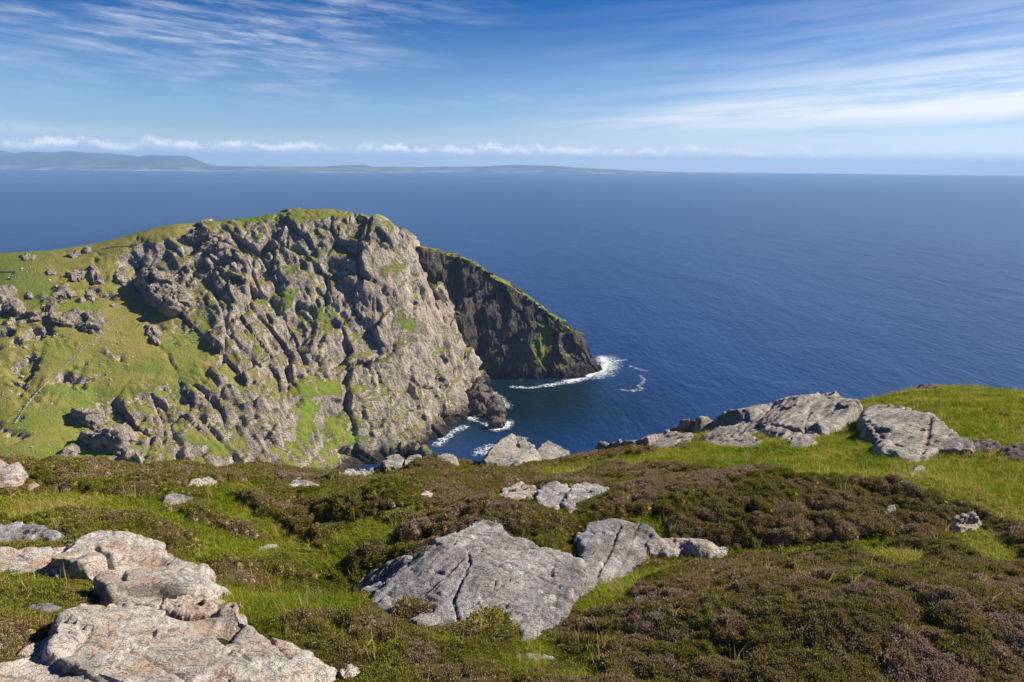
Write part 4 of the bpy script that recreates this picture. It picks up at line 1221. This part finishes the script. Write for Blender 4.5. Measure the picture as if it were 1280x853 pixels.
def scatter(name, P, rot, scl, tint, idx, coll, kind='stuff'):
    me = bpy.data.meshes.new(name)
    n = len(P)
    me.vertices.add(n)
    me.vertices.foreach_set('co', np.asarray(P, np.float32).ravel())
    for an, ty, dv, key in (('rot', 'FLOAT_VECTOR', rot, 'vector'), ('scl', 'FLOAT_VECTOR', scl, 'vector'), ('tint', 'FLOAT', tint, 'value'), ('idx', 'INT', idx, 'value')):
        at = me.attributes.new(an, ty, 'POINT')
        at.data.foreach_set(key, np.asarray(dv, np.int32 if ty == 'INT' else np.float32).ravel())
    o = bpy.data.objects.new(name, me)
    COL.objects.link(o)
    g = bpy.data.node_groups.new(name, 'GeometryNodeTree')
    g.interface.new_socket('Geometry', in_out='INPUT', socket_type='NodeSocketGeometry')
    g.interface.new_socket('Geometry', in_out='OUTPUT', socket_type='NodeSocketGeometry')
    gi, go = g.nodes.new('NodeGroupInput'), g.nodes.new('NodeGroupOutput')
    ip = g.nodes.new('GeometryNodeInstanceOnPoints')
    ci = g.nodes.new('GeometryNodeCollectionInfo')
    ci.inputs['Collection'].default_value = coll
    ci.inputs['Separate Children'].default_value = True
    ci.inputs['Reset Children'].default_value = True
    ip.inputs['Pick Instance'].default_value = True
    for an, ty, sock in (('rot', 'FLOAT_VECTOR', 'Rotation'), ('scl', 'FLOAT_VECTOR', 'Scale'), ('idx', 'INT', 'Instance Index')):
        na = g.nodes.new('GeometryNodeInputNamedAttribute')
        na.data_type = ty
        na.inputs['Name'].default_value = an
        g.links.new(next(s for s in na.outputs if s.enabled and s.name == 'Attribute'), ip.inputs[sock])
    g.links.new(gi.outputs[0], ip.inputs['Points'])
    g.links.new(ci.outputs[0], ip.inputs['Instance'])
    g.links.new(ip.outputs[0], go.inputs[0])
    md = o.modifiers.new('scatter', 'NODES')
    md.node_group = g
    return tag(o, kind=kind)


def field(n, r0, r1, power=1.0):
    """random points on the hillside within the view, denser near the viewer"""
    r = r0 * (r1 / r0) ** (RNG.uniform(0, 1, n) ** power)
    th = RNG.uniform(R(-53), R(55), n)
    x, y = r * np.sin(th), r * np.cos(th)
    P = np.stack([x, y, ground(x, y)], -1)
    k = P * np.array([1, 1, 0.3])
    return P, k


def clear_of_rocks(P, gap=0.02):
    return rock_gap(P[:, 0], P[:, 1]) > gap


def build_plants():
    rng = np.random.default_rng(5)
    hc = source('heather_clump', [clump_mesh('c', 150, rng, fl, (0.12, 0.34), 0.045) for fl in (0.7, 0.85, 0.6, 1.0)], M_HEATH)
    gc = source('grass_tuft', [tuft_mesh(34, rng), tuft_mesh(26, rng, (0.4, 1.3), 0.04, 0.7), tuft_mesh(40, rng, (0.3, 0.8), 0.06, 0.6), tuft_mesh(9, rng, (1.6, 3.2), 0.022, 0.35)], M_GRASS)
    # heather
    P, k = field(180000, 2.4, 36, 0.80)
    g = grassness(P)
    lump = fbm(k / 0.55, 3, 0.5, 201)
    keep = (g + 0.25 * fbm(k / 0.4, 2, 0.5, 203) < 0.42) & clear_of_rocks(P, -0.04) 
    P, k, lump, g = P[keep], k[keep], lump[keep], g[keep]
    r = np.hypot(P[:, 0], P[:, 1])
    micro = 0.22 * fbm(P * np.array([1, 1, 0.3]) / 1.6, 4, 0.5, 101) * (1 - 0.6 * g)
    size = (0.034 + 0.0038 * r) * RNG.uniform(0.6, 1.4, len(P))
    bh, brnd = bushes(P[:, 0], P[:, 1])
    gap = rock_gap(P[:, 0], P[:, 1])
    bh = bh * sstep(gap, -0.05, 0.6)
    micro = micro * sstep(gap, -0.3, 0.6)
    size = size * (0.62 + 0.38 * sstep(gap, 0.0, 0.35))
    P[:, 2] += micro + bh * sstep(g, 0.45, 0.2) - 0.02
    tint = 0.52 - 0.12 * sstep(P[:, 0], 0.0, -3.0) + 1.0 * fbm(k / 1.5, 4, 0.6, 205) + 0.55 * (brnd - 0.5) + 0.25 * fbm(k / 0.2, 2, 0.5, 206) + RNG.normal(0, 0.08, len(P)) - 0.25 * g + 1.0 * np.clip(bh - 0.08, -0.1, 0.12)
    rot = np.stack([RNG.normal(0, 0.18, len(P)), RNG.normal(0, 0.18, len(P)), RNG.uniform(0, 6.28, len(P))], -1)
    sc = np.stack([size, size, size * RNG.uniform(0.8, 1.25, len(P))], -1)
    scatter('heather', P, rot, sc, np.clip(tint, 0.02, 1), RNG.integers(0, 4, len(P)), hc)
    # grass
    P, k = field(230000, 2.4, 42, 0.85)
    g = grassness(P)
    keep = (g + 0.5 * fbm(k / 0.5, 2, 0.5, 213) > RNG.uniform(0.12, 0.5, len(P))) & clear_of_rocks(P, -0.07)
    P, k, g = P[keep], k[keep], g[keep]
    r = np.hypot(P[:, 0], P[:, 1])
    P[:, 2] += 0.22 * fbm(k / 1.6, 4, 0.5, 101) * (1 - 0.6 * g) * sstep(rock_gap(P[:, 0], P[:, 1]), -0.3, 0.6) - 0.01
    size = (0.040 + 0.0036 * r) * RNG.uniform(0.6, 1.4, len(P))
    stalk = RNG.uniform(0, 1, len(P)) < 0.02
    tint = 0.48 + 1.3 * fbm(k / 1.8, 4, 0.6, 215) + 0.3 * (RNG.uniform(0, 1, len(P)) < 0.07) + 0.3 * fbm(k / 0.3, 2, 0.5, 216) + RNG.normal(0, 0.10, len(P))
    rot = np.stack([RNG.normal(0, 0.15, len(P)), RNG.normal(0, 0.15, len(P)), RNG.uniform(0, 6.28, len(P))], -1)
    sc = np.stack([size * 1.1, size * 1.1, size * RNG.uniform(0.5, 1.0, len(P))], -1)
    scatter('grass', P, rot, sc, np.clip(np.where(stalk, 0.97, tint), 0.02, 1), np.where(stalk, 3, RNG.integers(0, 3, len(P))), gc)
    # a few straw-coloured grass stalks come up through the heather
    P, k = field(1500, 3.0, 30, 0.8)
    P = P[clear_of_rocks(P, 0.02) & (fbm(k[:, :] / 1.5, 3, 0.5, 231) > -0.02)]
    P[:, 2] += 0.05
    z0, n_ = np.zeros(len(P)), len(P)
    size = RNG.uniform(0.05, 0.095, n_) * (1 + 0.02 * np.hypot(P[:, 0], P[:, 1]))
    scatter('dry_grass', P, np.stack([RNG.normal(0, 0.2, n_), RNG.normal(0, 0.2, n_), RNG.uniform(0, 6.28, n_)], -1), np.stack([size] * 3, -1), 0.9 + 0.1 * RNG.uniform(0, 1, n_), np.full(n_, 3), gc)


build_plants()


# ------------------------------------------------------------------ crags, stones, wall and sheep on the headland
_HV = HEAD_P[38:372:1, 55::1].reshape(-1, 3)
_HX, _HY = project(_HV)
_HD = (_HV - np.array([0, 0, CZ])) @ fwd


def head_hit(px, py):
    """visible point of the headland under a photo pixel"""
    d = (_HX - px) ** 2 + (_HY - py) ** 2
    c = np.nonzero(d < 9)[0]
    if len(c) == 0:
        return _HV[int(np.argmin(d))]
    near = c[_HD[c] < _HD[c].min() + 6]
    return _HV[near[int(np.argmin(d[near]))]]


M_CRAG = mat_headland('crag_rock', 5.0, 1.0, False)


def crag(name, outline, thick, mat, label, cat, seed, lean=(0.2, -0.75, 0.62), res=0.45, group=None, O=None, rough=1.0, grass_top=0.0):
    """an outcrop standing thick metres out of the slope within a photo outline"""
    O = np.array([head_hit(*q) for q in outline]) if O is None else O
    c = O.mean(0)
    n = np.array(lean) / np.linalg.norm(lean)
    a = np.cross([0, 0, 1.0], n); a /= np.linalg.norm(a)
    if abs(n[2]) > 0.95:
        a = np.array([1.0, 0, 0])
    b = np.cross(n, a)
    q = np.stack([(O - c) @ a, (O - c) @ b, (O - c) @ n], -1)
    size = math.sqrt(np.ptp(q[:, 0]) * np.ptp(q[:, 1])) + 0.3
    off = RBF(np.concatenate([q[:, :2], (q[:, :2] + np.roll(q[:, :2], -1, 0)) / 2]), np.concatenate([q[:, 2], (q[:, 2] + np.roll(q[:, 2], -1)) / 2]), 0.3 * size, 0.05)
    mg = 0.25 * size + 1.0
    us = np.arange(q[:, 0].min() - mg, q[:, 0].max() + mg, res)
    vs = np.arange(q[:, 1].min() - mg, q[:, 1].max() + mg, res)
    U, V = np.meshgrid(us, vs)
    j = np.stack([U.ravel(), V.ravel(), 0 * U.ravel() + seed * 5.3], -1)
    sd_ = poly_sd(U, V, q[:, :2]) + (0.10 * size * fbm(j / (0.3 * size), 4, 0.6, 300 + seed)).reshape(U.shape)
    e = max(0.22 * size, 1.2)
    k = np.clip(1 - sd_ / e, 0, 1)
    H = np.where(sd_ > 0, thick * np.sqrt(np.maximum(1 - k * k, 0)), 1.4 * sd_)
    W = np.clip(off(U, V), q[:, 2].min() - 1, q[:, 2].max() + 1) + H - 0.12 * thick
    P = (c + U[..., None] * a + V[..., None] * b + W[..., None] * n)
    fl = P.reshape(-1, 3)
    dv = np.gradient(P, axis=0); du = np.gradient(P, axis=1)
    N = np.cross(du, dv); N /= np.linalg.norm(N, axis=-1, keepdims=True) + 1e-9
    N = N.reshape(-1, 3)
    w = fl + 0.1 * size * np.stack([fbm(fl / (0.4 * size), 3, 0.5, 311), fbm(fl / (0.4 * size), 3, 0.5, 312), fbm(fl / (0.4 * size), 3, 0.5, 313)], -1)
    w = w * np.array([0.8, 1, 0.75])
    p1, e1, _ = facets(w / (0.36 * size), 320 + seed, 0.9)
    p2, e2, _ = facets(w / (0.15 * size), 330 + seed, 0.9)
    p3, e3, _ = facets(w / (0.06 * size), 340 + seed, 0.9)
    d = rough * (0.11 * size * p1 + 0.05 * size * p2 + 0.022 * size * p3 - 0.03 * size * sstep(e1, 0.1, 0) - 0.015 * size * sstep(e2, 0.1, 0))
    fl = fl + N * d[:, None]
    keep = (sd_ > -0.7 * mg).ravel()
    G = np.cross(np.gradient(fl.reshape(P.shape), axis=1), np.gradient(fl.reshape(P.shape), axis=0))
    nz = np.abs(G[..., 2] / (np.linalg.norm(G, axis=-1) + 1e-9)).ravel()
    rock = np.clip(1.1 - grass_top * sstep(nz, 0.72, 0.92), 0, 1)
    base = c - n * 0.5
    o = np_mesh(name, fl - base, grid_faces(*U.shape, keep), mat, {'rock': rock, 'lush': 0 * rock})
    o.location = base
    return tag(o, label, cat, group)


def build_crags():
    L = [
        ([(-18, 362), (8, 357), (22, 362), (30, 378), (26, 391), (10, 390), (-18, 388)], 4.5, 'rounded rock crag standing in the grass at the left-hand edge of the headland', 0.2),
        ([(36, 391), (60, 387), (100, 389), (124, 389), (136, 402), (128, 415), (112, 417), (85, 409), (60, 405), (38, 403)], 5.0, 'long flat-topped rock band with grass on its top, below the sheep pasture', 0.9),
        ([(183, 408), (195, 407), (203, 418), (200, 431), (192, 429), (182, 418)], 3.5, 'single rock knob alone in the grass right of the long rock band', 0.1),
        ([(84, 341), (95, 337), (106, 340), (106, 351), (90, 353)], 2.5, 'low broken crag on the upper pasture, left one of two side by side', 0.4),
        ([(110, 335), (120, 331), (126, 340), (127, 355), (118, 354), (112, 346)], 2.5, 'narrow upright crag on the upper pasture, right one of two side by side', 0.3),
        ([(168, 356), (190, 343), (214, 346), (230, 356), (236, 372), (231, 386), (221, 395), (205, 391), (190, 387), (178, 374)], 9.0, 'big bulging buttress where the pasture meets the crags, its left side in shade', 0.3),
        ([(251, 314), (268, 303), (288, 306), (299, 320), (296, 338), (280, 345), (262, 336)], 7.0, 'broad square buttress below the skyline, between green gullies', 0.3),
        ([(231, 300), (240, 289), (258, 285), (271, 290), (264, 302), (245, 306)], 5.0, 'rounded knob of rock just under the grassy skyline of the headland', 0.3),
        ([(144, 340), (155, 334), (166, 340), (166, 352), (156, 360), (146, 352)], 3.5, 'mossy crag with a dark foot, left of the big bulging buttress', 0.9),
        ([(93, 525), (120, 531), (150, 546), (168, 568), (160, 575), (130, 562), (108, 546)], 5.5, 'slanting dark slab low on the slope above the hillside in front', 0.1),
        ([(500, 292), (505, 286), (511, 288), (514, 302), (504, 306)], 3.0, 'small rock pinnacle on the right shoulder of the headland skyline', 0.0),
        ([(104, 314), (108, 309), (114, 310), (115, 316), (108, 318)], 2.0, 'dark boulder on the pasture skyline', 0.0),
        ([(82, 320), (90, 315), (100, 314), (101, 318), (90, 323)], 1.6, 'low dark rock ridge beside the skyline boulder', 0.2),
        ([(57, 341), (63, 337), (71, 339), (70, 344), (60, 345)], 1.6, 'small crag in the pasture between the sheep and the two crags', 0.2),
        ([(32, 369), (36, 365), (42, 367), (42, 373), (35, 374)], 1.8, 'grey boulder just right of the rounded crag at the edge', 0.0),
        ([(64, 368), (80, 364), (98, 364), (98, 371), (75, 374), (64, 373)], 1.6, 'thin rock ledge above the long flat-topped band', 0.6),
        ([(108, 366), (116, 364), (122, 372), (118, 379), (110, 374)], 1.4, 'scatter of rock above the right end of the long band', 0.5),
        ([(154, 368), (158, 365), (161, 369), (157, 373)], 1.2, 'small grey boulder in the grass below the mossy crag', 0.0),
        ([(137, 381), (143, 378), (147, 382), (140, 385)], 1.1, 'flat dark boulder in the grass right of the long rock band', 0.0),
        ([(24, 321), (34, 318), (46, 320), (46, 325), (30, 326)], 1.6, 'low rocks on the farthest grassy knoll at left', 0.6)]
    for k, (ol, th, lab, gt) in enumerate(L):
        A = (ol[0], ol[len(ol) // 2])
        sz = max(q[0] for q in ol) - min(q[0] for q in ol)
        crag('crag' if sz > 16 else 'boulder', ol, th, M_CRAG, lab, 'crag' if sz > 16 else 'boulder', k, res=0.5 if sz > 40 else 0.34 if sz > 16 else 0.25, grass_top=gt)


build_crags()


def stone_mesh(seed, flat=0.7):
    rng = np.random.default_rng(seed)
    import bmesh
    bm = bmesh.new()
    bmesh.ops.create_icosphere(bm, subdivisions=2, radius=1.0)
    V = np.array([v.co[:] for v in bm.verts])
    p, _, _ = facets(V * 0.9 + seed * 4.1, seed, 0.9)
    V = V * (1 + 0.45 * p)[:, None] * np.array([1, rng.uniform(0.7, 1.0), flat])
    for v, q in zip(bm.verts, V):
        v.co = q
    me = bpy.data.meshes.new('pale_stone')
    bm.to_mesh(me)
    bm.free()
    for an, val in (('rock', 1.1), ('lush', 0.0)):
        a = me.attributes.new(an, 'FLOAT', 'POINT')
        a.data.foreach_set('value', np.full(len(V), val, np.float32))
    return me


M_STONE = mat_rock('pale_stone', (0.50, 0.46, 0.41), (0.30, 0.275, 0.25), (0.40, 0.33, 0.25), 0.4, 3.0, 0.3)


def build_stones():
    meshes = [stone_mesh(k) for k in range(6)]
    for me in meshes:
        me.materials.append(M_STONE)
    rng = np.random.default_rng(3)
    where = ['at the left edge, left of the tumbled wall', 'in the scree at the left-hand edge of the pasture', 'along the lower half of the tumbled wall', 'on the slope right of the tumbled wall', 'below the lone rock knob', 'on the low green at the wall foot',
             'between the wall and the lone rock knob', 'round the ledges above the long rock band', 'in the grass just below the long rock band', 'under the shaded foot of the crags', 'near the sheep and the hooked dark wall', 'below the slanting dark slab']
    spots = [(30, 455, 30, 22, 40), (15, 482, 25, 14, 26), (50, 500, 30, 14, 18), (120, 500, 34, 22, 26), (150, 430, 40, 22, 16), (60, 560, 40, 14, 20), (135, 465, 34, 14, 14), (90, 362, 40, 14, 12), (40, 425, 40, 12, 12), (240, 425, 16, 16, 14), (20, 345, 40, 10, 5), (95, 580, 40, 10, 14)]
    for (cx, cy, rx, ry, n), wh in zip(spots, where):
        for _ in range(n):
            px, py = cx + rng.normal(0, rx * 0.6), cy + rng.normal(0, ry * 0.6)
            if px < -4:
                continue
            o = bpy.data.objects.new('stone', meshes[int(rng.integers(0, 6))])
            COL.objects.link(o)
            s_ = rng.uniform(0.25, 0.6) * (1.9 if rng.uniform() < 0.12 else 1.0)
            o.location = head_hit(px, py) + np.array([0, 0, 0.15 * s_])
            o.scale = (s_, s_, s_)
            o.rotation_euler = (rng.normal(0, 0.3), rng.normal(0, 0.3), rng.uniform(0, 6.28))
            tag(o, 'small pale stone strewn ' + wh, 'stone', 'pale stones ' + wh)


build_stones()


def build_wall(name, line, label, mat, height, gap, seed):
    """tumbled dry-stone wall along a photo line"""
    rng = np.random.default_rng(seed)
    W = np.array([head_hit(*q) for q in line])
    V, Fc = [], []
    import bmesh
    bm = bmesh.new(); bmesh.ops.create_icosphere(bm, subdivisions=1, radius=1.0)
    bm.verts.index_update()
    U = np.array([v.co[:] for v in bm.verts]); T = np.array([[v.index for v in f.verts] for f in bm.faces]); bm.free()
    for a, b in zip(W[:-1], W[1:]):
        n = max(2, int(np.linalg.norm(b - a) / gap))
        for k in range(n):
            for lay in range(2):
                if rng.uniform() < 0.15 + 0.25 * lay:
                    continue
                p = a + (b - a) * (k + rng.uniform(0, 1)) / n + np.array([rng.normal(0, 0.12), rng.normal(0, 0.12), 0.2 + lay * height * 0.5])
                sc = np.array([rng.uniform(0.28, 0.5), rng.uniform(0.28, 0.5), rng.uniform(0.2, 0.4)]) * height
                q = U * (1 + rng.normal(0, 0.13, len(U)))[:, None] * sc
                Fc.append(T + len(U) * len(V))
                V.append(q + p)
    V = np.concatenate(V)
    base = W[0]
    o = np_mesh(name, V - base, np.concatenate(Fc), mat, smooth=False)
    o.location = base
    return tag(o, label, 'stone wall')


build_wall('stone_wall', [(18, 530), (38, 502), (60, 476), (78, 460), (95, 446), (110, 432), (126, 420), (142, 406), (156, 396)], 'tumbled dry-stone wall climbing diagonally across the pasture of the headland', M_STONE, 0.8, 0.42, 4)
build_wall('stone_wall', [(0, 341), (10, 340.5), (20, 340), (19, 345), (12, 351)], 'short dark hooked wall on the pasture among the sheep at the far left', M_DARKR, 1.2, 0.5, 5)
build_wall('stone_wall', [(128, 312), (140, 310), (155, 308), (172, 306)], 'low dark wall along the pasture skyline left of the crags', M_DARKR, 0.9, 0.5, 6)


def build_sheep():
    me = bpy.data.meshes.new('sheep')
    pts = [(0, 0, 0.62), (0.28, 0, 0.66), (0.55, 0, 0.64), (0.74, 0, 0.60), (0.92, 0, 0.40), (1.02, 0, 0.30), (-0.14, 0, 0.62),
           (-0.06, 0.15, 0.40), (-0.10, 0.16, 0.22), (-0.06, 0.16, 0.02), (-0.06, -0.15, 0.40), (-0.10, -0.16, 0.22), (-0.06, -0.16, 0.02),
           (0.56, 0.14, 0.38), (0.56, 0.15, 0.20), (0.56, 0.15, 0.02), (0.56, -0.14, 0.38), (0.56, -0.15, 0.20), (0.56, -0.15, 0.02), (0.90, 0.13, 0.47), (0.90, -0.13, 0.47)]
    ed = [(0, 1), (1, 2), (2, 3), (3, 4), (4, 5), (0, 6), (0, 7), (7, 8), (8, 9), (0, 10), (10, 11), (11, 12), (2, 13), (13, 14), (14, 15), (2, 16), (16, 17), (17, 18), (4, 19), (4, 20)]
    rad = [.27, .29, .27, .17, .11, .06, .14, .11, .05, .04, .11, .05, .04, .10, .05, .04, .10, .05, .04, .03, .03]
    me.from_pydata(pts, ed, [])
    ma, t, out = material('sheep_wool')
    z = t.node('ShaderNodeSeparateXYZ', {0: t.node('ShaderNodeTexCoord').outputs['Object']}).outputs
    wool = t.ss(z[2], 0.26, 0.34)
    nz = t.noise(t.node('ShaderNodeTexCoord').outputs['Object'], 18, 4, 0.6)
    principled(t, out, t.mix(wool, (0.10, 0.09, 0.08), t.mix(nz, (0.66, 0.62, 0.54), (0.80, 0.77, 0.70))), 0.95, bump(t, nz, 0.03))
    me.materials.append(ma)
    o0 = bpy.data.objects.new('sheep', me)
    COL.objects.link(o0)
    sk = o0.modifiers.new('skin', 'SKIN')
    for v, r_ in zip(me.skin_vertices[0].data, rad):
        v.radius = (r_, r_)
    me.skin_vertices[0].data[0].use_root = True
    o0.modifiers.new('sub', 'SUBSURF').levels = 1
    o0.modifiers['sub'].render_levels = 1
    for k, (px, py, a, lab) in enumerate([(26, 337, 0.4, 'white sheep grazing just above the hooked dark wall'), (17, 346, 2.8, 'white sheep beside the hook of the dark wall'), (9.5, 349, 0.2, 'white sheep lowest of the three along the dark wall'),
                                          (62, 352, 1.2, 'white sheep grazing alone below the small crag on the pasture')]):
        o = o0 if k == 0 else o0.copy()
        if k:
            COL.objects.link(o)
        o.location = head_hit(px, py) + np.array([0, 0, -0.05])
        o.rotation_euler = (0, 0, a)
        o.scale = (1.25, 1.25, 1.25)
        tag(o, lab, 'sheep', 'sheep on the headland pasture')


build_sheep()


# ------------------------------------------------------------------ tidal rocks and surf
def build_sea_rocks():
    ma, t, out = material('tidal_rock')
    P = t.node('ShaderNodeNewGeometry').outputs['Position']
    a, b = t.noise(P, 0.25, 6, 0.65), t.noise(P, 1.4, 5, 0.7)
    z = t.node('ShaderNodeSeparateXYZ', {0: P}).outputs[2]
    col = t.mix(t.ss(a, 0.35, 0.65), (0.05, 0.040, 0.030), (0.13, 0.095, 0.065))
    col = t.mix(t.ss(t.math('ADD', z, t.math('MULTIPLY', b, 2.0)), 3.2, 2.0), col, (0.022, 0.019, 0.016))
    principled(t, out, col, 0.7, bump(t, b, 0.8, 0.9), 0.4)
    rk = [([(583, 492, 5), (588, 482, 9), (598, 480, 9), (610, 492, 6), (622, 502, 3), (626, 512, 0), (618, 522, 0), (604, 524, 0), (590, 520, 0), (582, 508, 0)], 5.0, 'big dark tidal rock wedged against the foot of the headland cliff'),
          ([(609, 520, 2), (616, 514, 5), (624, 513, 5), (631, 522, 2), (632, 530, 0), (622, 536, 0), (612, 531, 0)], 3.5, 'small dark sea stack in the surf, seaward of the big tidal rock'),
          ([(640, 548, 0.3), (644, 545, 1), (650, 546, 1), (651, 550, 0), (643, 551, 0)], 1.0, 'low wave-washed rock in the cove, just behind the pointed boulder')]
    for k, (ol, th, lab) in enumerate(rk):
        O = np.array([at_z(px, py, z_) for px, py, z_ in ol])
        tag(crag('sea_rock', None, th, ma, lab, 'sea rock', 50 + k, (0.05, -0.3, 0.95), 0.4, None, O, 1.5), lab, 'sea rock', 'dark rocks in the surf of the cove')


build_sea_rocks()


def build_foam():
    ma, t, out = material('foam')
    P = t.node('ShaderNodeNewGeometry').outputs['Position']
    e = t.node('ShaderNodeAttribute', attribute_name='edge').outputs['Fac']
    n = t.noise(P, 0.24, 8, 0.75, 0.6)
    lw = t.vmath('ADD', P, t.vmath('SCALE', t.noise(P, 0.25, 4, 0.6, out=1), 5.0))
    lc = t.node('ShaderNodeTexVoronoi', {'Vector': lw, 'Scale': 0.30}, feature='DISTANCE_TO_EDGE').outputs['Distance']
    lace = t.ss(lc, 0.16, 0.03)
    k = t.math('ADD', e, t.math('MULTIPLY', t.math('SUBTRACT', n, 0.5), 2.8))
    f = t.math('MAXIMUM', t.ss(k, 0.60, 1.05), t.math('MULTIPLY', t.math('MULTIPLY', lace, t.ss(k, 0.05, 0.6)), 0.65))
    f = t.math('MULTIPLY', f, 0.93)
    p = t.node('ShaderNodeBsdfPrincipled', {'Base Color': (0.80, 0.84, 0.86, 1), 'Roughness': 0.8})
    tr = t.node('ShaderNodeBsdfTransparent')
    mx = t.node('ShaderNodeMixShader', {0: f})
    t.l.new(tr.outputs[0], mx.inputs[1]); t.l.new(p.outputs[0], mx.inputs[2])
    t.l.new(mx.outputs[0], out.inputs[0])
    # (photo line, half width in metres, strength)
    lines = [([(712, 477), (722, 474), (738, 469), (752, 463), (758, 455), (753, 447)], 4.6, 1.05), ([(686, 482), (700, 479), (714, 476)], 3.0, 0.72), ([(735, 470), (752, 468), (762, 458), (760, 448)], 7.5, 0.72), ([(640, 484), (660, 485), (672, 484)], 2.2, 0.75), ([(676, 483), (690, 481)], 2.5, 0.7),
             ([(600, 489), (612, 492), (622, 500), (630, 508)], 4.5, 0.85), ([(606, 527), (620, 537), (632, 534), (636, 528)], 3.0, 0.9), ([(584, 520), (594, 525), (604, 524)], 3.0, 0.85), ([(548, 556), (556, 548), (566, 540), (580, 534)], 2.8, 0.75),
             ([(600, 566), (612, 560), (622, 562)], 4.0, 0.7), ([(778, 488), (792, 489), (804, 486)], 2.0, 0.46), ([(788, 458), (800, 462), (808, 464)], 1.8, 0.44), ([(800, 470), (806, 476), (798, 484)], 1.6, 0.44), ([(768, 452), (782, 450)], 2.0, 0.55), ([(638, 550), (646, 553), (655, 549)], 2.2, 0.8)]
    V, Fc, E, n0 = [], [], [], 0
    for k, (ln, w, st) in enumerate(lines):
        W = np.array([at_z(px, py, 0.0)[:2] for px, py in ln])
        lo, hi = W.min(0) - 2.2 * w, W.max(0) + 2.2 * w
        X, Y = np.meshgrid(np.arange(lo[0], hi[0], 0.9), np.arange(lo[1], hi[1], 0.9))
        d = line_dist(X, Y, W)
        keep = (d < 2.1 * w).ravel()
        f_ = grid_faces(*X.shape, keep)
        E.append((st * (1 - (d / (2.0 * w)) ** 1.3)).ravel())
        V.append(np.stack([X, Y, 0 * X + 0.06 + 0.012 * k], -1).reshape(-1, 3))
        Fc.append(f_ + n0)
        n0 += X.size
    o = np_mesh('foam', np.concatenate(V), np.concatenate(Fc), ma, {'edge': np.concatenate(E)})
    tag(o, kind='stuff')


build_foam()


# ------------------------------------------------------------------ single bushes that can be told apart
def build_bushes():
    rng = np.random.default_rng(9)
    for px, py, rx, hz, tint, lab in [
        (512, 768, 0.27, 0.22, 0.62, 'heather bush with pinkish flower heads, growing against the left foot of the big grey slab'),
        (605, 792, 0.44, 0.20, 0.30, 'wide dark green bush sprawling along the front foot of the big grey slab'),
        (293, 776, 0.14, 0.15, 0.22, 'small round green bush at the right edge of the near bedrock'),
        (650, 570, 0.24, 0.30, 0.2, 'green bush in the notch beside the tall pointed boulder on the brink'),
        (1130, 848, 0.30, 0.26, 0.85, 'round purplish heather bush at the bottom right corner of the heath'),
        (960, 845, 0.26, 0.24, 0.6, 'round brown heather bush at the bottom edge, right of the big slab'),
        (250, 745, 0.10, 0.08, 0.25, 'tiny moss cushion growing on the middle bedrock slab')]:
        Vs, Fs, own, n0 = [], [], [], 0
        for k in range(9):
            V, Fc = clump_mesh('bush', 230, rng, rng.uniform(0.6, 1.0), (0.10, 0.34), 0.034)
            sc = rng.uniform(0.3, 0.62)
            a, rr_ = rng.uniform(0, 6.28), rng.uniform(0.1, 0.75)
            V = V * sc * np.array([1, 1, rng.uniform(0.7, 1.3)]) + np.array([math.cos(a) * rr_ * 1.15, math.sin(a) * rr_ * 0.8, -0.05 - 0.15 * rr_])
            Vs.append(V); Fs.append(Fc + n0); n0 += len(V)
            own.append(np.clip(tint + rng.normal(0, 0.12) + 0.3 * fbm(V * 2.2 + px, 3, 0.5, 401), 0.02, 1))
        V, Fc, own = np.concatenate(Vs), np.concatenate(Fs), np.concatenate(own)
        p = hit(px, py)
        o = np_mesh('heather_bush', V * np.array([rx, rx * 0.85, hz]), Fc, M_HEATH, {'own': own}, smooth=False)
        o.location = p + np.array([0, 0.1 * rx, 0.02])
        tag(o, lab, 'bush')


build_bushes()


# ------------------------------------------------------------------ haze
def build_haze():
    me = bpy.data.meshes.new('haze')
    X, Y0, Y1, Z0, Z1 = 24500, -24500, 24500, -30.0, 460.0
    v = [(x, y, z) for x in (-X, X) for y in (Y0, Y1) for z in (Z0, Z1)]
    f = [(0, 1, 3, 2), (4, 6, 7, 5), (0, 4, 5, 1), (2, 3, 7, 6), (0, 2, 6, 4), (1, 5, 7, 3)]
    me.from_pydata(v, [], f)
    ma, t, out = material('haze')
    pv = t.node('ShaderNodeVolumePrincipled', {'Color': (0.37, 0.62, 1.0, 1), 'Density': 6.0e-5, 'Anisotropy': 0.0})
    t.l.new(pv.outputs[0], out.inputs['Volume'])
    me.materials.append(ma)
    o = bpy.data.objects.new('haze', me)
    COL.objects.link(o)
    tag(o, kind='stuff')


build_haze()
